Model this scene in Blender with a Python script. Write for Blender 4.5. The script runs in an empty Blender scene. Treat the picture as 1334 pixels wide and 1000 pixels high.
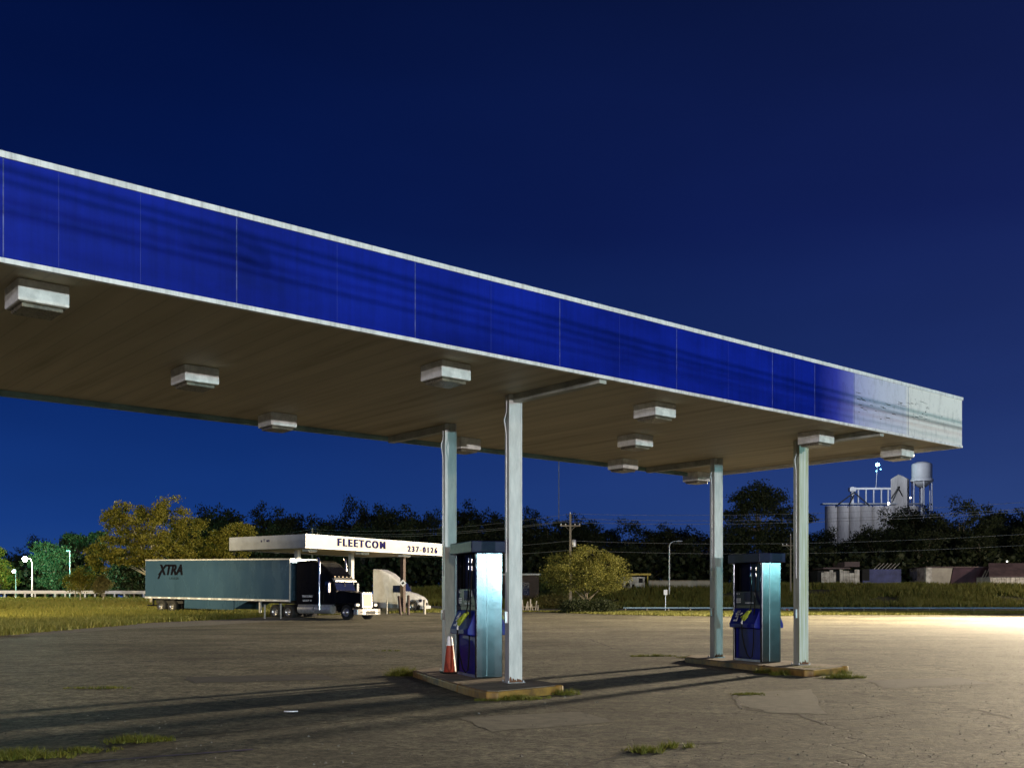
import bpy, bmesh, math, random
import numpy as np
from mathutils import Vector, Matrix
random.seed(7)
sc = bpy.context.scene
COL = sc.collection
F, HX, HY, CH = 1367.0, 667.0, 782.0, 1.45
R = math.radians

# ---------------------------------------------------------------- terrain
def sstep(a, b, x):
    t = min(1.0, max(0.0, (x-a)/(b-a))); return t*t*(3-2*t)
def G(x, y):
    if y < 60: return 0.0
    az = x/max(y, 1.0)
    w = sstep(-.22, 0.0, az)
    k = .030*(1-w) + .010*w
    t = min(y, 122.0)-65.0
    t = t if t > 4 else (4*math.exp((t-4)/4.0))
    t -= 4*math.exp((60-65-4)/4.0)
    z = k*max(t, 0)
    if y > 122:
        z += (2.6*w)*sstep(122, 141, y) + .1*(1-w)*sstep(122, 160, y)
        if y < 160: z += .12*math.sin(x*.6)*math.sin(y*.5)*sstep(122, 130, y)
    return z
def PX(px, d): return (px-HX)/F*d
def PZ(py, d): return CH+(HY-py)*d/F
def ground_at(px, py):
    d = 3.0
    while d < 400:
        if PZ(py, d) <= G(PX(px, d), d): break
        d += .1
    return (PX(px, d), d)

# ---------------------------------------------------------------- materials
def lin(c): return tuple(((v/255.0)/12.92 if v <= 10 else (((v/255.0)+.055)/1.055)**2.4) for v in c)
def new_mat(name):
    m = bpy.data.materials.new(name); m.use_nodes = True
    nt = m.node_tree; b = nt.nodes['Principled BSDF']
    return m, nt, b
def nd(nt, t, **kw):
    n = nt.nodes.new(t)
    for k, v in kw.items():
        if hasattr(n, k): setattr(n, k, v)
        else: n.inputs[k].default_value = v
    return n
def ramp(nt, fac, stops):
    r = nt.nodes.new('ShaderNodeValToRGB')
    while len(r.color_ramp.elements) < len(stops): r.color_ramp.elements.new(.5)
    for e, (p, c) in zip(r.color_ramp.elements, stops):
        e.position = p; e.color = (*c[:3], 1) if len(c) >= 3 else (c[0],)*3+(1,)
    nt.links.new(fac, r.inputs[0]); return r
def mat(name, col, rough=.6, metal=0.0, var=.25, scale=3.0, bump=.0, bscale=40.0, spec=.5, col2=None, stretch=None, aniso=0, coat=0):
    """painted / worn surface: base colour broken up by two sizes of noise, slightly uneven gloss"""
    m, nt, b = new_mat(name)
    tc = nd(nt, 'ShaderNodeTexCoord')
    src = tc.outputs['Object']
    if stretch:
        mp = nd(nt, 'ShaderNodeMapping'); mp.inputs['Scale'].default_value = stretch
        nt.links.new(src, mp.inputs[0]); src = mp.outputs[0]
    n1 = nd(nt, 'ShaderNodeTexNoise', Scale=scale, Detail=6.0, Roughness=.65)
    nt.links.new(src, n1.inputs['Vector'])
    c2 = col2 if col2 else tuple(v*(1-var) for v in col)
    c1 = tuple(min(1, v*(1+var*.4)) for v in col)
    r = ramp(nt, n1.outputs[0], [(.32, c2), (.62, c1)])
    nt.links.new(r.outputs[0], b.inputs['Base Color'])
    n2 = nd(nt, 'ShaderNodeTexNoise', Scale=scale*4, Detail=4.0)
    nt.links.new(src, n2.inputs['Vector'])
    mr = nd(nt, 'ShaderNodeMapRange'); dr = .12 if rough > .2 else .02; mr.inputs[3].default_value = max(.02, rough-dr); mr.inputs[4].default_value = min(1, rough+dr)
    nt.links.new(n2.outputs[0], mr.inputs[0]); nt.links.new(mr.outputs[0], b.inputs['Roughness'])
    b.inputs['Metallic'].default_value = metal
    b.inputs['Specular IOR Level'].default_value = spec
    if aniso: b.inputs['Anisotropic'].default_value = aniso
    if coat: b.inputs['Coat Weight'].default_value = coat
    if bump:
        n3 = nd(nt, 'ShaderNodeTexNoise', Scale=bscale, Detail=5.0)
        nt.links.new(src, n3.inputs['Vector'])
        bp = nd(nt, 'ShaderNodeBump', Strength=bump, Distance=.02)
        nt.links.new(n3.outputs[0], bp.inputs['Height']); nt.links.new(bp.outputs[0], b.inputs['Normal'])
    return m
def emit(name, col, s):
    m, nt, b = new_mat(name)
    b.inputs['Base Color'].default_value = (*col, 1)
    b.inputs['Emission Color'].default_value = (*col, 1); b.inputs['Emission Strength'].default_value = s
    return m
def leaf_mat(name, c1, c2, trans=.35):
    m, nt, b = new_mat(name)
    gi = nd(nt, 'ShaderNodeNewGeometry')
    r = ramp(nt, gi.outputs['Random Per Island'], [(0, c1), (1, c2)])
    nt.links.new(r.outputs[0], b.inputs['Base Color'])
    b.inputs['Roughness'].default_value = .6; b.inputs['Specular IOR Level'].default_value = .3
    tr = nd(nt, 'ShaderNodeBsdfTranslucent'); nt.links.new(r.outputs[0], tr.inputs[0])
    mx = nd(nt, 'ShaderNodeMixShader'); mx.inputs[0].default_value = trans
    nt.links.new(b.outputs[0], mx.inputs[1]); nt.links.new(tr.outputs[0], mx.inputs[2])
    nt.links.new(mx.outputs[0], nt.nodes['Material Output'].inputs[0])
    return m

def asphalt_mat():
    m, nt, b = new_mat('worn_asphalt')
    tc = nd(nt, 'ShaderNodeTexCoord'); o = tc.outputs['Object']
    big = nd(nt, 'ShaderNodeTexNoise', Scale=.16, Detail=5.0, Roughness=.6); nt.links.new(o, big.inputs['Vector'])
    mp = nd(nt, 'ShaderNodeMapping'); mp.inputs['Scale'].default_value = (.22, .7, 1); mp.inputs['Rotation'].default_value = (0, 0, R(-14))
    nt.links.new(o, mp.inputs[0])
    st = nd(nt, 'ShaderNodeTexNoise', Scale=1.0, Detail=6.0, Roughness=.6); nt.links.new(mp.outputs[0], st.inputs['Vector'])
    fine = nd(nt, 'ShaderNodeTexNoise', Scale=11.0, Detail=8.0, Roughness=.8); nt.links.new(o, fine.inputs['Vector'])
    peb = nd(nt, 'ShaderNodeTexVoronoi', Scale=38.0); nt.links.new(o, peb.inputs['Vector'])
    c0 = ramp(nt, big.outputs[0], [(.34, (.088, .080, .050)), (.47, (.14, .13, .086)), (.53, (.175, .163, .112)), (.68, (.225, .21, .15))])
    c1 = ramp(nt, st.outputs[0], [(.34, (.70,)*3), (.5, (.95,)*3), (.66, (1.08,)*3)])
    c2 = ramp(nt, fine.outputs[0], [(.40, (.30,)*3), (.5, (.95,)*3), (.60, (1.6,)*3)])
    c3 = ramp(nt, peb.outputs['Distance'], [(.1, (1.12,)*3), (.6, (.78,)*3)])
    cur = c0.outputs[0]
    for c in (c1, c2, c3):
        mm = nd(nt, 'ShaderNodeMix'); mm.data_type = 'RGBA'; mm.blend_type = 'MULTIPLY'; mm.inputs[0].default_value = 1
        nt.links.new(cur, mm.inputs[6]); nt.links.new(c.outputs[0], mm.inputs[7]); cur = mm.outputs[2]
    bl_ = nd(nt, 'ShaderNodeTexNoise', Scale=2.2, Detail=7.0, Roughness=.7); nt.links.new(o, bl_.inputs['Vector'])
    br_ = ramp(nt, bl_.outputs[0], [(.38, (.62,)*3), (.5, (1,)*3), (.62, (1.3,)*3)])
    mm = nd(nt, 'ShaderNodeMix'); mm.data_type = 'RGBA'; mm.blend_type = 'MULTIPLY'; mm.inputs[0].default_value = 1
    nt.links.new(cur, mm.inputs[6]); nt.links.new(br_.outputs[0], mm.inputs[7]); cur = mm.outputs[2]
    # oil stains and repaired rectangles
    sv = nd(nt, 'ShaderNodeTexVoronoi', Scale=.55); nt.links.new(o, sv.inputs['Vector'])
    sn = nd(nt, 'ShaderNodeTexNoise', Scale=2.4, Detail=5.0); nt.links.new(o, sn.inputs['Vector'])
    sa = nd(nt, 'ShaderNodeMath'); sa.operation = 'MULTIPLY_ADD'; sa.inputs[1].default_value = .6; nt.links.new(sn.outputs[0], sa.inputs[0]); nt.links.new(sv.outputs['Distance'], sa.inputs[2])
    sr = ramp(nt, sa.outputs[0], [(.36, (.45,)*3), (.50, (1,)*3)])
    mm = nd(nt, 'ShaderNodeMix'); mm.data_type = 'RGBA'; mm.blend_type = 'MULTIPLY'; mm.inputs[0].default_value = .85
    nt.links.new(cur, mm.inputs[6]); nt.links.new(sr.outputs[0], mm.inputs[7]); cur = mm.outputs[2]
    gv = nd(nt, 'ShaderNodeTexVoronoi', Scale=9.0); nt.links.new(o, gv.inputs['Vector'])
    gr2 = ramp(nt, gv.outputs['Distance'], [(.07, (2.2, 2.1, 1.9)), (.12, (1, 1, 1))])
    mm = nd(nt, 'ShaderNodeMix'); mm.data_type = 'RGBA'; mm.blend_type = 'MULTIPLY'; mm.inputs[0].default_value = .8
    nt.links.new(cur, mm.inputs[6]); nt.links.new(gr2.outputs[0], mm.inputs[7]); cur = mm.outputs[2]
    # crazed cracks, present only in patches
    wp = nd(nt, 'ShaderNodeTexNoise', Scale=1.2, Detail=4.0); nt.links.new(o, wp.inputs['Vector'])
    vm = nd(nt, 'ShaderNodeVectorMath'); vm.operation = 'MULTIPLY_ADD'; vm.inputs[1].default_value = (1.4,)*3
    nt.links.new(wp.outputs['Color'], vm.inputs[0]); nt.links.new(o, vm.inputs[2])
    def crack(scale, width, lo, hi, seedv):
        vv = nd(nt, 'ShaderNodeTexVoronoi', Scale=scale); vv.feature = 'DISTANCE_TO_EDGE'; nt.links.new(vm.outputs[0], vv.inputs['Vector'])
        cr = ramp(nt, vv.outputs[0], [(0, (1,)*3), (width, (0,)*3)])
        mk = nd(nt, 'ShaderNodeTexNoise', Scale=.22, Detail=3.0)
        ad = nd(nt, 'ShaderNodeVectorMath'); ad.operation = 'ADD'; ad.inputs[1].default_value = (seedv, seedv*2, 0)
        nt.links.new(o, ad.inputs[0]); nt.links.new(ad.outputs[0], mk.inputs['Vector'])
        mr = ramp(nt, mk.outputs[0], [(lo, (0,)*3), (hi, (1,)*3)])
        mu = nd(nt, 'ShaderNodeMath'); mu.operation = 'MULTIPLY'
        nt.links.new(cr.outputs[0], mu.inputs[0]); nt.links.new(mr.outputs[0], mu.inputs[1]); return mu
    k1 = crack(.20, .004, .46, .58, 3.0); k2 = crack(1.1, .014, .60, .68, 11.0)
    mxk = nd(nt, 'ShaderNodeMath'); mxk.operation = 'MAXIMUM'; nt.links.new(k1.outputs[0], mxk.inputs[0]); nt.links.new(k2.outputs[0], mxk.inputs[1])
    mm = nd(nt, 'ShaderNodeMix'); mm.data_type = 'RGBA'; nt.links.new(mxk.outputs[0], mm.inputs[0])
    nt.links.new(cur, mm.inputs[6]); mm.inputs[7].default_value = (.02, .018, .015, 1)
    nt.links.new(mm.outputs[2], b.inputs['Base Color'])
    b.inputs['Roughness'].default_value = .82; b.inputs['Specular IOR Level'].default_value = .35
    bp = nd(nt, 'ShaderNodeBump', Strength=1.0, Distance=.03)
    ad = nd(nt, 'ShaderNodeMath'); ad.operation = 'MULTIPLY_ADD'; ad.inputs[1].default_value = -1.0
    nt.links.new(mxk.outputs[0], ad.inputs[0]); nt.links.new(fine.outputs[0], ad.inputs[2])
    nt.links.new(ad.outputs[0], bp.inputs['Height'])
    bp2 = nd(nt, 'ShaderNodeBump', Strength=.35, Distance=.15); nt.links.new(big.outputs[0], bp2.inputs['Height']); nt.links.new(bp.outputs[0], bp2.inputs['Normal'])
    nt.links.new(bp2.outputs[0], b.inputs['Normal'])
    return m

M = {}
M['asphalt'] = asphalt_mat()
M['road'] = mat('road_asphalt', (.12, .115, .105), .8, var=.4, scale=1.5, bump=.3)
M['soil'] = mat('grassy_soil', (.055, .058, .018), .95, var=.45, scale=.8, bump=.5, bscale=8, col2=(.045, .035, .018))
M['gravel'] = mat('gravel', (.20, .185, .155), .9, var=.6, scale=14, bump=1.0, bscale=30)
M['crack'] = mat('crack_dirt', (.018, .016, .012), .95, scale=10)
M['concrete'] = mat('stained_concrete', (.25, .20, .14), .85, var=.5, scale=4, bump=.3)
M['kerb_yellow'] = mat('worn_yellow_kerb', (.30, .17, .03), .6, scale=5, col2=(.10, .055, .02), bump=.2)
M['column'] = mat('column_paint', (.54, .54, .51), .42, var=.25, scale=3, stretch=(3, 3, .7), bump=.05)
M['blue'] = mat('faded_shadowed_vinyl', (.003, .014, .27), .5, var=.45, scale=.45, stretch=(.8, 1, 1.6), bump=.03, bscale=3, spec=.12)  # broad dark mottling paints in tree shadows cast on the fascia
M['blue_dark'] = mat('deep_blue_vinyl', (.014, .018, .33), .3, var=.2, scale=1.5, spec=.45)
M['white_panel'] = mat('weathered_white_panel', (.74, .74, .70), .4, var=.2, scale=1.6, stretch=(1, 1, .5), bump=.06, bscale=4)
M['white_panel_b'] = mat('bluish_white_panel', (.56, .58, .68), .4, var=.2, scale=1.6, bump=.06, bscale=4)
M['trim'] = mat('white_trim', (.80, .80, .78), .4, var=.15, scale=2)
M['seam'] = mat('panel_seam', (.12, .14, .36), .5, scale=9, col2=(.01, .015, .12))
M['beam'] = mat('beam_paint', (.42, .43, .38), .5, var=.4, scale=3)
M['tray'] = mat('housing_white', (.80, .79, .74), .4, var=.3, scale=6)
M['lens'] = mat('dirty_lens', (.16, .14, .10), .3, var=.6, scale=9, spec=.5)
M['steel'] = mat('brushed_stainless', (.10, .10, .105), .17, 1.0, var=.05, scale=1.0, bump=.08, bscale=2.4, aniso=.5)
M['galv'] = mat('galvanised_steel', (.55, .57, .58), .45, .7, var=.3, scale=5)
M['navy'] = mat('navy_plastic', (.010, .013, .045), .45, var=.3, scale=4, spec=.15)
M['pump_blue'] = mat('pump_blue', (.006, .010, .20), .4, var=.3, scale=3, spec=.2)
M['pump_dark'] = mat('pump_dark', (.012, .014, .035), .45, var=.3, scale=5, spec=.2)
M['grey_band'] = mat('grey_band', (.06, .06, .05), .5, var=.4, scale=20)
M['screen'] = mat('dim_glass', (.05, .05, .045), .12, scale=3)
M['decal'] = mat('white_decal', (.72, .74, .78), .5, var=.3, scale=30)
M['rubber'] = mat('black_rubber', (.006, .006, .006), .7, scale=10, spec=.1)
M['ngreen'] = mat('yellow_green_cover', (.36, .46, .03), .5, var=.5, scale=25)
M['chrome'] = mat('chrome', (.78, .77, .74), .14, 1.0, var=.1, scale=3)
M['orange'] = mat('faded_orange_plastic', (.34, .042, .012), .5, var=.3, scale=8)
M['white_refl'] = mat('white_collar', (.85, .87, .88), .35, var=.05, scale=8)
M['trailer'] = mat('dim_teal_trailer', (.05, .11, .165), .26, .4, var=.12, scale=.3, stretch=(1, 1, .4))  # white trailer; its dim teal lighting is put into this base colour
M['trailer_edge'] = mat('trailer_rail', (.62, .64, .64), .4, .5, scale=4)
M['black'] = mat('black_paint', (.003, .003, .004), .3, scale=3, spec=.12)
M['chassis'] = mat('chassis_grime', (.02, .02, .02), .7, var=.5, scale=5)
M['white_paint'] = mat('truck_white', (.46, .47, .48), .35, var=.15, scale=2)
M['glass'] = mat('cab_glass', (.010, .014, .045), .06, scale=2, spec=.8)
M['tyre'] = mat('tyre', (.015, .015, .015), .8, scale=8)
M['rim'] = mat('alloy_rim', (.55, .55, .55), .3, .9, scale=6)
M['grille_mesh'] = mat('grille_mesh', (.16, .15, .14), .5, .3, scale=20)
M['bright_metal'] = mat('bright_metal', (.50, .49, .46), .3, .6, var=.15, scale=4)
M['amber'] = emit('marker_amber', (1, .75, .45), 1.6)
M['sign_text'] = mat('dark_blue_letter', (.004, .004, .06), .6, scale=6, spec=.05)
M['black_text'] = mat('black_letter', (.003, .003, .006), .6, scale=6, spec=.05)
M['cream'] = mat('cream_fascia', (.50, .47, .37), .5, var=.12, scale=1.2)
M['bluegrey'] = mat('shaded_fascia', (.26, .29, .34), .45, var=.2, scale=1.2)  # cool shade of the sides away from the warm lamp, put into colour
M['rust'] = mat('rust', (.16, .07, .03), .85, scale=25, col2=(.06, .03, .018))
M['film'] = mat('film_edge', (.03, .045, .30), .5, scale=9)
M['lip'] = mat('teal_lit_lip', (.24, .36, .33), .5, var=.5, scale=1.5)  # teal lamplight on the rear fascia and lip is put into this colour
M['column_stained'] = mat('stained_column_paint', (.52, .54, .50), .42, scale=2.2, col2=(.32, .34, .14), stretch=(14, 14, .35))
M['brown_col'] = mat('brown_column', (.06, .035, .028), .6, var=.4, scale=3)
M['wood'] = mat('weathered_wood', (.26, .22, .17), .85, var=.4, scale=4, stretch=(6, 6, .6), bump=.4)
M['bark'] = mat('bark', (.16, .13, .09), .9, var=.5, scale=6, bump=.6, bscale=12)
M['bark_pale'] = mat('pale_bark', (.42, .38, .27), .85, var=.4, scale=5, bump=.4)
M['wire'] = mat('aluminium_wire', (.20, .20, .20), .6, .2, scale=2)
M['cable_black'] = mat('black_cable', (.02, .02, .02), .6, scale=2)
M['silo'] = mat('silo_concrete', (.46, .44, .43), .8, var=.4, scale=.12, stretch=(1, 1, .25))
M['tank'] = mat('tank_paint', (.62, .64, .66), .5, var=.15, scale=.2)
M['rust_roof'] = mat('rusty_roof', (.09, .06, .06), .7, var=.5, scale=1)
M['old_white'] = mat('peeling_white', (.52, .50, .45), .8, scale=1.3, col2=(.16, .14, .11), bump=.3)
M['old_blue'] = mat('old_blue_wall', (.05, .06, .17), .7, var=.5, scale=.8)
M['maroon'] = mat('dark_maroon', (.05, .022, .035), .8, var=.5, scale=1)
M['dark_void'] = mat('dark_interior', (.008, .008, .008), .9, scale=2)
M['pale_wall'] = mat('pale_block_wall', (.36, .33, .27), .85, var=.3, scale=.5)
M['yellow_strip'] = mat('yellow_strip', (.5, .36, .05), .6, scale=2)
M['paint_white'] = mat('road_paint', (.7, .7, .66), .7, scale=6, col2=(.4, .4, .36))
M['purple_line'] = mat('purple_paint', (.07, .05, .14), .7, scale=7, col2=(.10, .09, .10))
M['trail_blue'] = mat('light_trail_rail', (.22, .34, .46), .5, var=.2, scale=2)  # blue-white glow of passing traffic trails put into a rail colour
M['rail_white'] = mat('white_rail', (.82, .82, .84), .5, var=.1, scale=2)
M['red'] = mat('red_plastic', (.55, .03, .02), .5, scale=5)
M['grass'] = leaf_mat('grass_blades', (.10, .12, .018), (.22, .20, .045), .3)
M['weed'] = leaf_mat('weed_leaves', (.07, .09, .010), (.20, .20, .035), .3)
M['leaf_olive'] = leaf_mat('olive_leaves', (.07, .085, .010), (.25, .22, .03))
M['leaf_dark'] = leaf_mat('dark_leaves', (.018, .028, .010), (.05, .06, .02))
M['leaf_green'] = leaf_mat('green_leaves', (.03, .07, .03), (.08, .13, .05))
M['leaf_bush'] = leaf_mat('bush_leaves', (.09, .10, .018), (.26, .24, .05))
M['leaf_pale'] = leaf_mat('pale_leaves', (.12, .12, .035), (.26, .22, .08))

def soffit_mat():
    m, nt, b = new_mat('soffit_planks')
    tc = nd(nt, 'ShaderNodeTexCoord'); o = tc.outputs['Object']
    sx = nd(nt, 'ShaderNodeSeparateXYZ'); nt.links.new(o, sx.inputs[0])
    md = nd(nt, 'ShaderNodeMath'); md.operation = 'PINGPONG'; md.inputs[1].default_value = .155; nt.links.new(sx.outputs[0], md.inputs[0])
    rr = ramp(nt, md.outputs[0], [(0, (.8,)*3), (.02, (.97,)*3), (.155, (1,)*3)])
    mp = nd(nt, 'ShaderNodeMapping'); mp.inputs['Scale'].default_value = (3.2, .25, 1); nt.links.new(o, mp.inputs[0])
    n = nd(nt, 'ShaderNodeTexNoise', Scale=1.0, Detail=5.0); nt.links.new(mp.outputs[0], n.inputs['Vector'])
    c = ramp(nt, n.outputs[0], [(.28, (.36, .29, .17)), (.42, (.50, .42, .27)), (.7, (.62, .53, .36))])
    mm = nd(nt, 'ShaderNodeMix'); mm.data_type = 'RGBA'; mm.blend_type = 'MULTIPLY'; mm.inputs[0].default_value = 1
    nt.links.new(c.outputs[0], mm.inputs[6]); nt.links.new(rr.outputs[0], mm.inputs[7])
    nt.links.new(mm.outputs[2], b.inputs['Base Color']); b.inputs['Roughness'].default_value = .6
    bp = nd(nt, 'ShaderNodeBump', Strength=.4, Distance=.01); nt.links.new(rr.outputs[0], bp.inputs['Height']); nt.links.new(bp.outputs[0], b.inputs['Normal'])
    return m
M['soffit'] = soffit_mat()
def fading_mat():
    """old vinyl bleached from deep blue through lavender to bare white metal at the canopy corner"""
    m, nt, b = new_mat('bleached_vinyl')
    tc = nd(nt, 'ShaderNodeTexCoord'); sx = nd(nt, 'ShaderNodeSeparateXYZ'); nt.links.new(tc.outputs['Object'], sx.inputs[0])
    n = nd(nt, 'ShaderNodeTexNoise', Scale=1.6, Detail=6.0); nt.links.new(tc.outputs['Object'], n.inputs['Vector'])
    ad = nd(nt, 'ShaderNodeMath'); ad.operation = 'MULTIPLY_ADD'; ad.inputs[1].default_value = .25; nt.links.new(n.outputs[0], ad.inputs[0]); nt.links.new(sx.outputs[0], ad.inputs[2])
    mr = nd(nt, 'ShaderNodeMapRange'); mr.inputs[1].default_value = -5.3; mr.inputs[2].default_value = 0; nt.links.new(ad.outputs[0], mr.inputs[0])
    c = ramp(nt, mr.outputs[0], [(0, (.002, .008, .17)), (.05, (.002, .010, .20)), (.15, (.035, .045, .36)), (.255, (.17, .18, .50)), (.268, (.36, .37, .60)), (.42, (.52, .53, .66)), (.60, (.60, .60, .68)), (.615, (.74, .72, .68)), (1, (.82, .80, .74))])
    n2 = nd(nt, 'ShaderNodeTexNoise', Scale=7.0, Detail=8.0, Roughness=.75); mp = nd(nt, 'ShaderNodeMapping'); mp.inputs['Scale'].default_value = (1, 1, .45)
    nt.links.new(tc.outputs['Object'], mp.inputs[0]); nt.links.new(mp.outputs[0], n2.inputs['Vector'])
    d = ramp(nt, n2.outputs[0], [(.33, (.72,)*3), (.5, (1,)*3)])
    mm = nd(nt, 'ShaderNodeMix'); mm.data_type = 'RGBA'; mm.blend_type = 'MULTIPLY'; mm.inputs[0].default_value = 1
    nt.links.new(c.outputs[0], mm.inputs[6]); nt.links.new(d.outputs[0], mm.inputs[7]); nt.links.new(mm.outputs[2], b.inputs['Base Color'])
    b.inputs['Roughness'].default_value = .5; b.inputs['Specular IOR Level'].default_value = .15
    bp = nd(nt, 'ShaderNodeBump', Strength=.15, Distance=.03); nt.links.new(n.outputs[0], bp.inputs['Height']); nt.links.new(bp.outputs[0], b.inputs['Normal'])
    return m
M['fading'] = fading_mat()
def streak(m, lo=.72):
    nt = m.node_tree; b = nt.nodes['Principled BSDF']; src = b.inputs['Base Color'].links[0].from_socket
    tc = nd(nt, 'ShaderNodeTexCoord'); mp = nd(nt, 'ShaderNodeMapping'); mp.inputs['Scale'].default_value = (7, 1, .35); nt.links.new(tc.outputs['Object'], mp.inputs[0])
    n = nd(nt, 'ShaderNodeTexNoise', Scale=1.5, Detail=6.0, Roughness=.7); nt.links.new(mp.outputs[0], n.inputs['Vector'])
    d = ramp(nt, n.outputs[0], [(.36, (lo,)*3), (.52, (1,)*3), (.72, (1.12,)*3)])
    mm = nd(nt, 'ShaderNodeMix'); mm.data_type = 'RGBA'; mm.blend_type = 'MULTIPLY'; mm.inputs[0].default_value = 1
    nt.links.new(src, mm.inputs[6]); nt.links.new(d.outputs[0], mm.inputs[7]); nt.links.new(mm.outputs[2], b.inputs['Base Color'])
streak(M['blue'], .86); streak(M['trim'], .7); streak(M['silo'], .75)

# ---------------------------------------------------------------- mesh builder
class MB:
    def __init__(s): s.v = []; s.f = []; s.sm = []
    def add(s, vs, fs, smooth=False):
        o = len(s.v); s.v += [tuple(v) for v in vs]
        for f in fs: s.f.append([i+o for i in f]); s.sm.append(smooth)
    def box(s, x0, x1, y0, y1, z0, z1, mtx=None):
        vs = [Vector((x, y, z)) for z in (z0, z1) for y in (y0, y1) for x in (x0, x1)]
        if mtx: vs = [mtx @ v for v in vs]
        s.add(vs, [(0, 2, 3, 1), (4, 5, 7, 6), (0, 1, 5, 4), (2, 6, 7, 3), (0, 4, 6, 2), (1, 3, 7, 5)]); return s
    def prism(s, pts, z0, z1, mtx=None):
        n = len(pts)
        vs = [Vector((p[0], p[1], z)) for z in (z0, z1) for p in pts]
        if mtx: vs = [mtx @ v for v in vs]
        s.add(vs, [tuple(range(n))[::-1], tuple(range(n, 2*n))] + [(i, (i+1) % n, (i+1) % n+n, i+n) for i in range(n)]); return s
    def prism_xz(s, pts, y0, y1):           # profile in x-z, extruded along y
        return s.prism(pts, -y1, -y0, Matrix(((1, 0, 0, 0), (0, 0, -1, 0), (0, 1, 0, 0), (0, 0, 0, 1))))
    def tube(s, pts, rad, n=8, caps=True):
        pts = [Vector(p) for p in pts]; m = len(pts)
        rads = rad if isinstance(rad, (list, tuple)) else [rad]*m
        vs = []; up = Vector((0, 0, 1))
        prev = None
        for i, p in enumerate(pts):
            d = (pts[min(i+1, m-1)]-pts[max(i-1, 0)]).normalized()
            if prev is None:
                a = d.cross(up) if abs(d.z) < .95 else d.cross(Vector((1, 0, 0)))
            else: a = prev - d*prev.dot(d)
            a.normalize(); prev = a; b = d.cross(a)
            for k in range(n):
                t = 2*math.pi*k/n; vs.append(p+(a*math.cos(t)+b*math.sin(t))*rads[i])
        fs = [(i*n+k, i*n+(k+1) % n, (i+1)*n+(k+1) % n, (i+1)*n+k) for i in range(m-1) for k in range(n)]
        s.add(vs, fs, n > 5)
        if caps: s.add([vs[k] for k in range(n)], [tuple(range(n))[::-1]]); s.add([vs[(m-1)*n+k] for k in range(n)], [tuple(range(n))])
        return s
    def lathe(s, prof, n=24, c=(0, 0, 0), axis='z'):
        vs = []
        for r, z in prof:
            for k in range(n):
                t = 2*math.pi*k/n; a, b_ = r*math.cos(t), r*math.sin(t)
                vs.append((c[0]+a, c[1]+b_, c[2]+z) if axis == 'z' else (c[0]+a, c[1]+z, c[2]+b_))
        m = len(prof)
        s.add(vs, [(i*n+k, i*n+(k+1) % n, (i+1)*n+(k+1) % n, (i+1)*n+k) for i in range(m-1) for k in range(n)], True)
        return s
    def loft(s, rings, closed=True):         # rings of equal point count
        n = len(rings[0]); vs = [p for r in rings for p in r]
        s.add(vs, [(i*n+k, i*n+(k+1) % n, (i+1)*n+(k+1) % n, (i+1)*n+k) for i in range(len(rings)-1) for k in range(n)], False)
        s.add(rings[0], [tuple(range(n))[::-1]]); s.add(rings[-1], [tuple(range(n))]); return s
    def build(s, name, m, parent=None, loc=(0, 0, 0), rz=0, bevel=0, seg=2):
        me = bpy.data.meshes.new(name); me.from_pydata(s.v, [], s.f)
        me.polygons.foreach_set('use_smooth', s.sm)
        bm = bmesh.new(); bm.from_mesh(me); bmesh.ops.recalc_face_normals(bm, faces=bm.faces)
        bm.to_mesh(me); bm.free()
        me.materials.append(m)
        o = bpy.data.objects.new(name, me); COL.objects.link(o)
        o.location = loc; o.rotation_euler = (0, 0, rz)
        if parent: o.parent = parent
        if bevel:
            md = o.modifiers.new('bevel', 'BEVEL'); md.width = bevel; md.segments = seg; md.limit_method = 'ANGLE'; md.angle_limit = R(35)
        return o
def tag(o, label=None, cat=None, group=None, kind=None):
    if label: o['label'] = label
    if cat: o['category'] = cat
    if group: o['group'] = group
    if kind: o['kind'] = kind
    return o
def thing(name, label, cat, loc=(0, 0, 0), rz=0, group=None):
    o = bpy.data.objects.new(name, None); COL.objects.link(o)
    o.location = loc; o.rotation_euler = (0, 0, rz); o.empty_display_size = .3
    return tag(o, label, cat, group)
def children(o): return [c for c in COL.objects if c.parent == o]
def copy_tree(o, parent=None):
    c = o.copy(); COL.objects.link(c); c.parent = parent
    for ch in children(o): copy_tree(ch, c)
    return c
def raw_mesh(name, V, faces_n, m, parent=None, loc=(0, 0, 0)):
    """V: (n*faces_n,3) array, one polygon per faces_n vertices"""
    nv = len(V); nf = nv//faces_n
    me = bpy.data.meshes.new(name)
    me.vertices.add(nv); me.vertices.foreach_set('co', V.astype(np.float32).ravel())
    me.loops.add(nv); me.loops.foreach_set('vertex_index', np.arange(nv, dtype=np.int32))
    me.polygons.add(nf); me.polygons.foreach_set('loop_start', np.arange(0, nv, faces_n, dtype=np.int32))
    me.polygons.foreach_set('loop_total', np.full(nf, faces_n, dtype=np.int32))
    me.update(calc_edges=True); me.materials.append(m)
    o = bpy.data.objects.new(name, me); COL.objects.link(o); o.location = loc
    if parent: o.parent = parent
    return o
_fonts = {}
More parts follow.
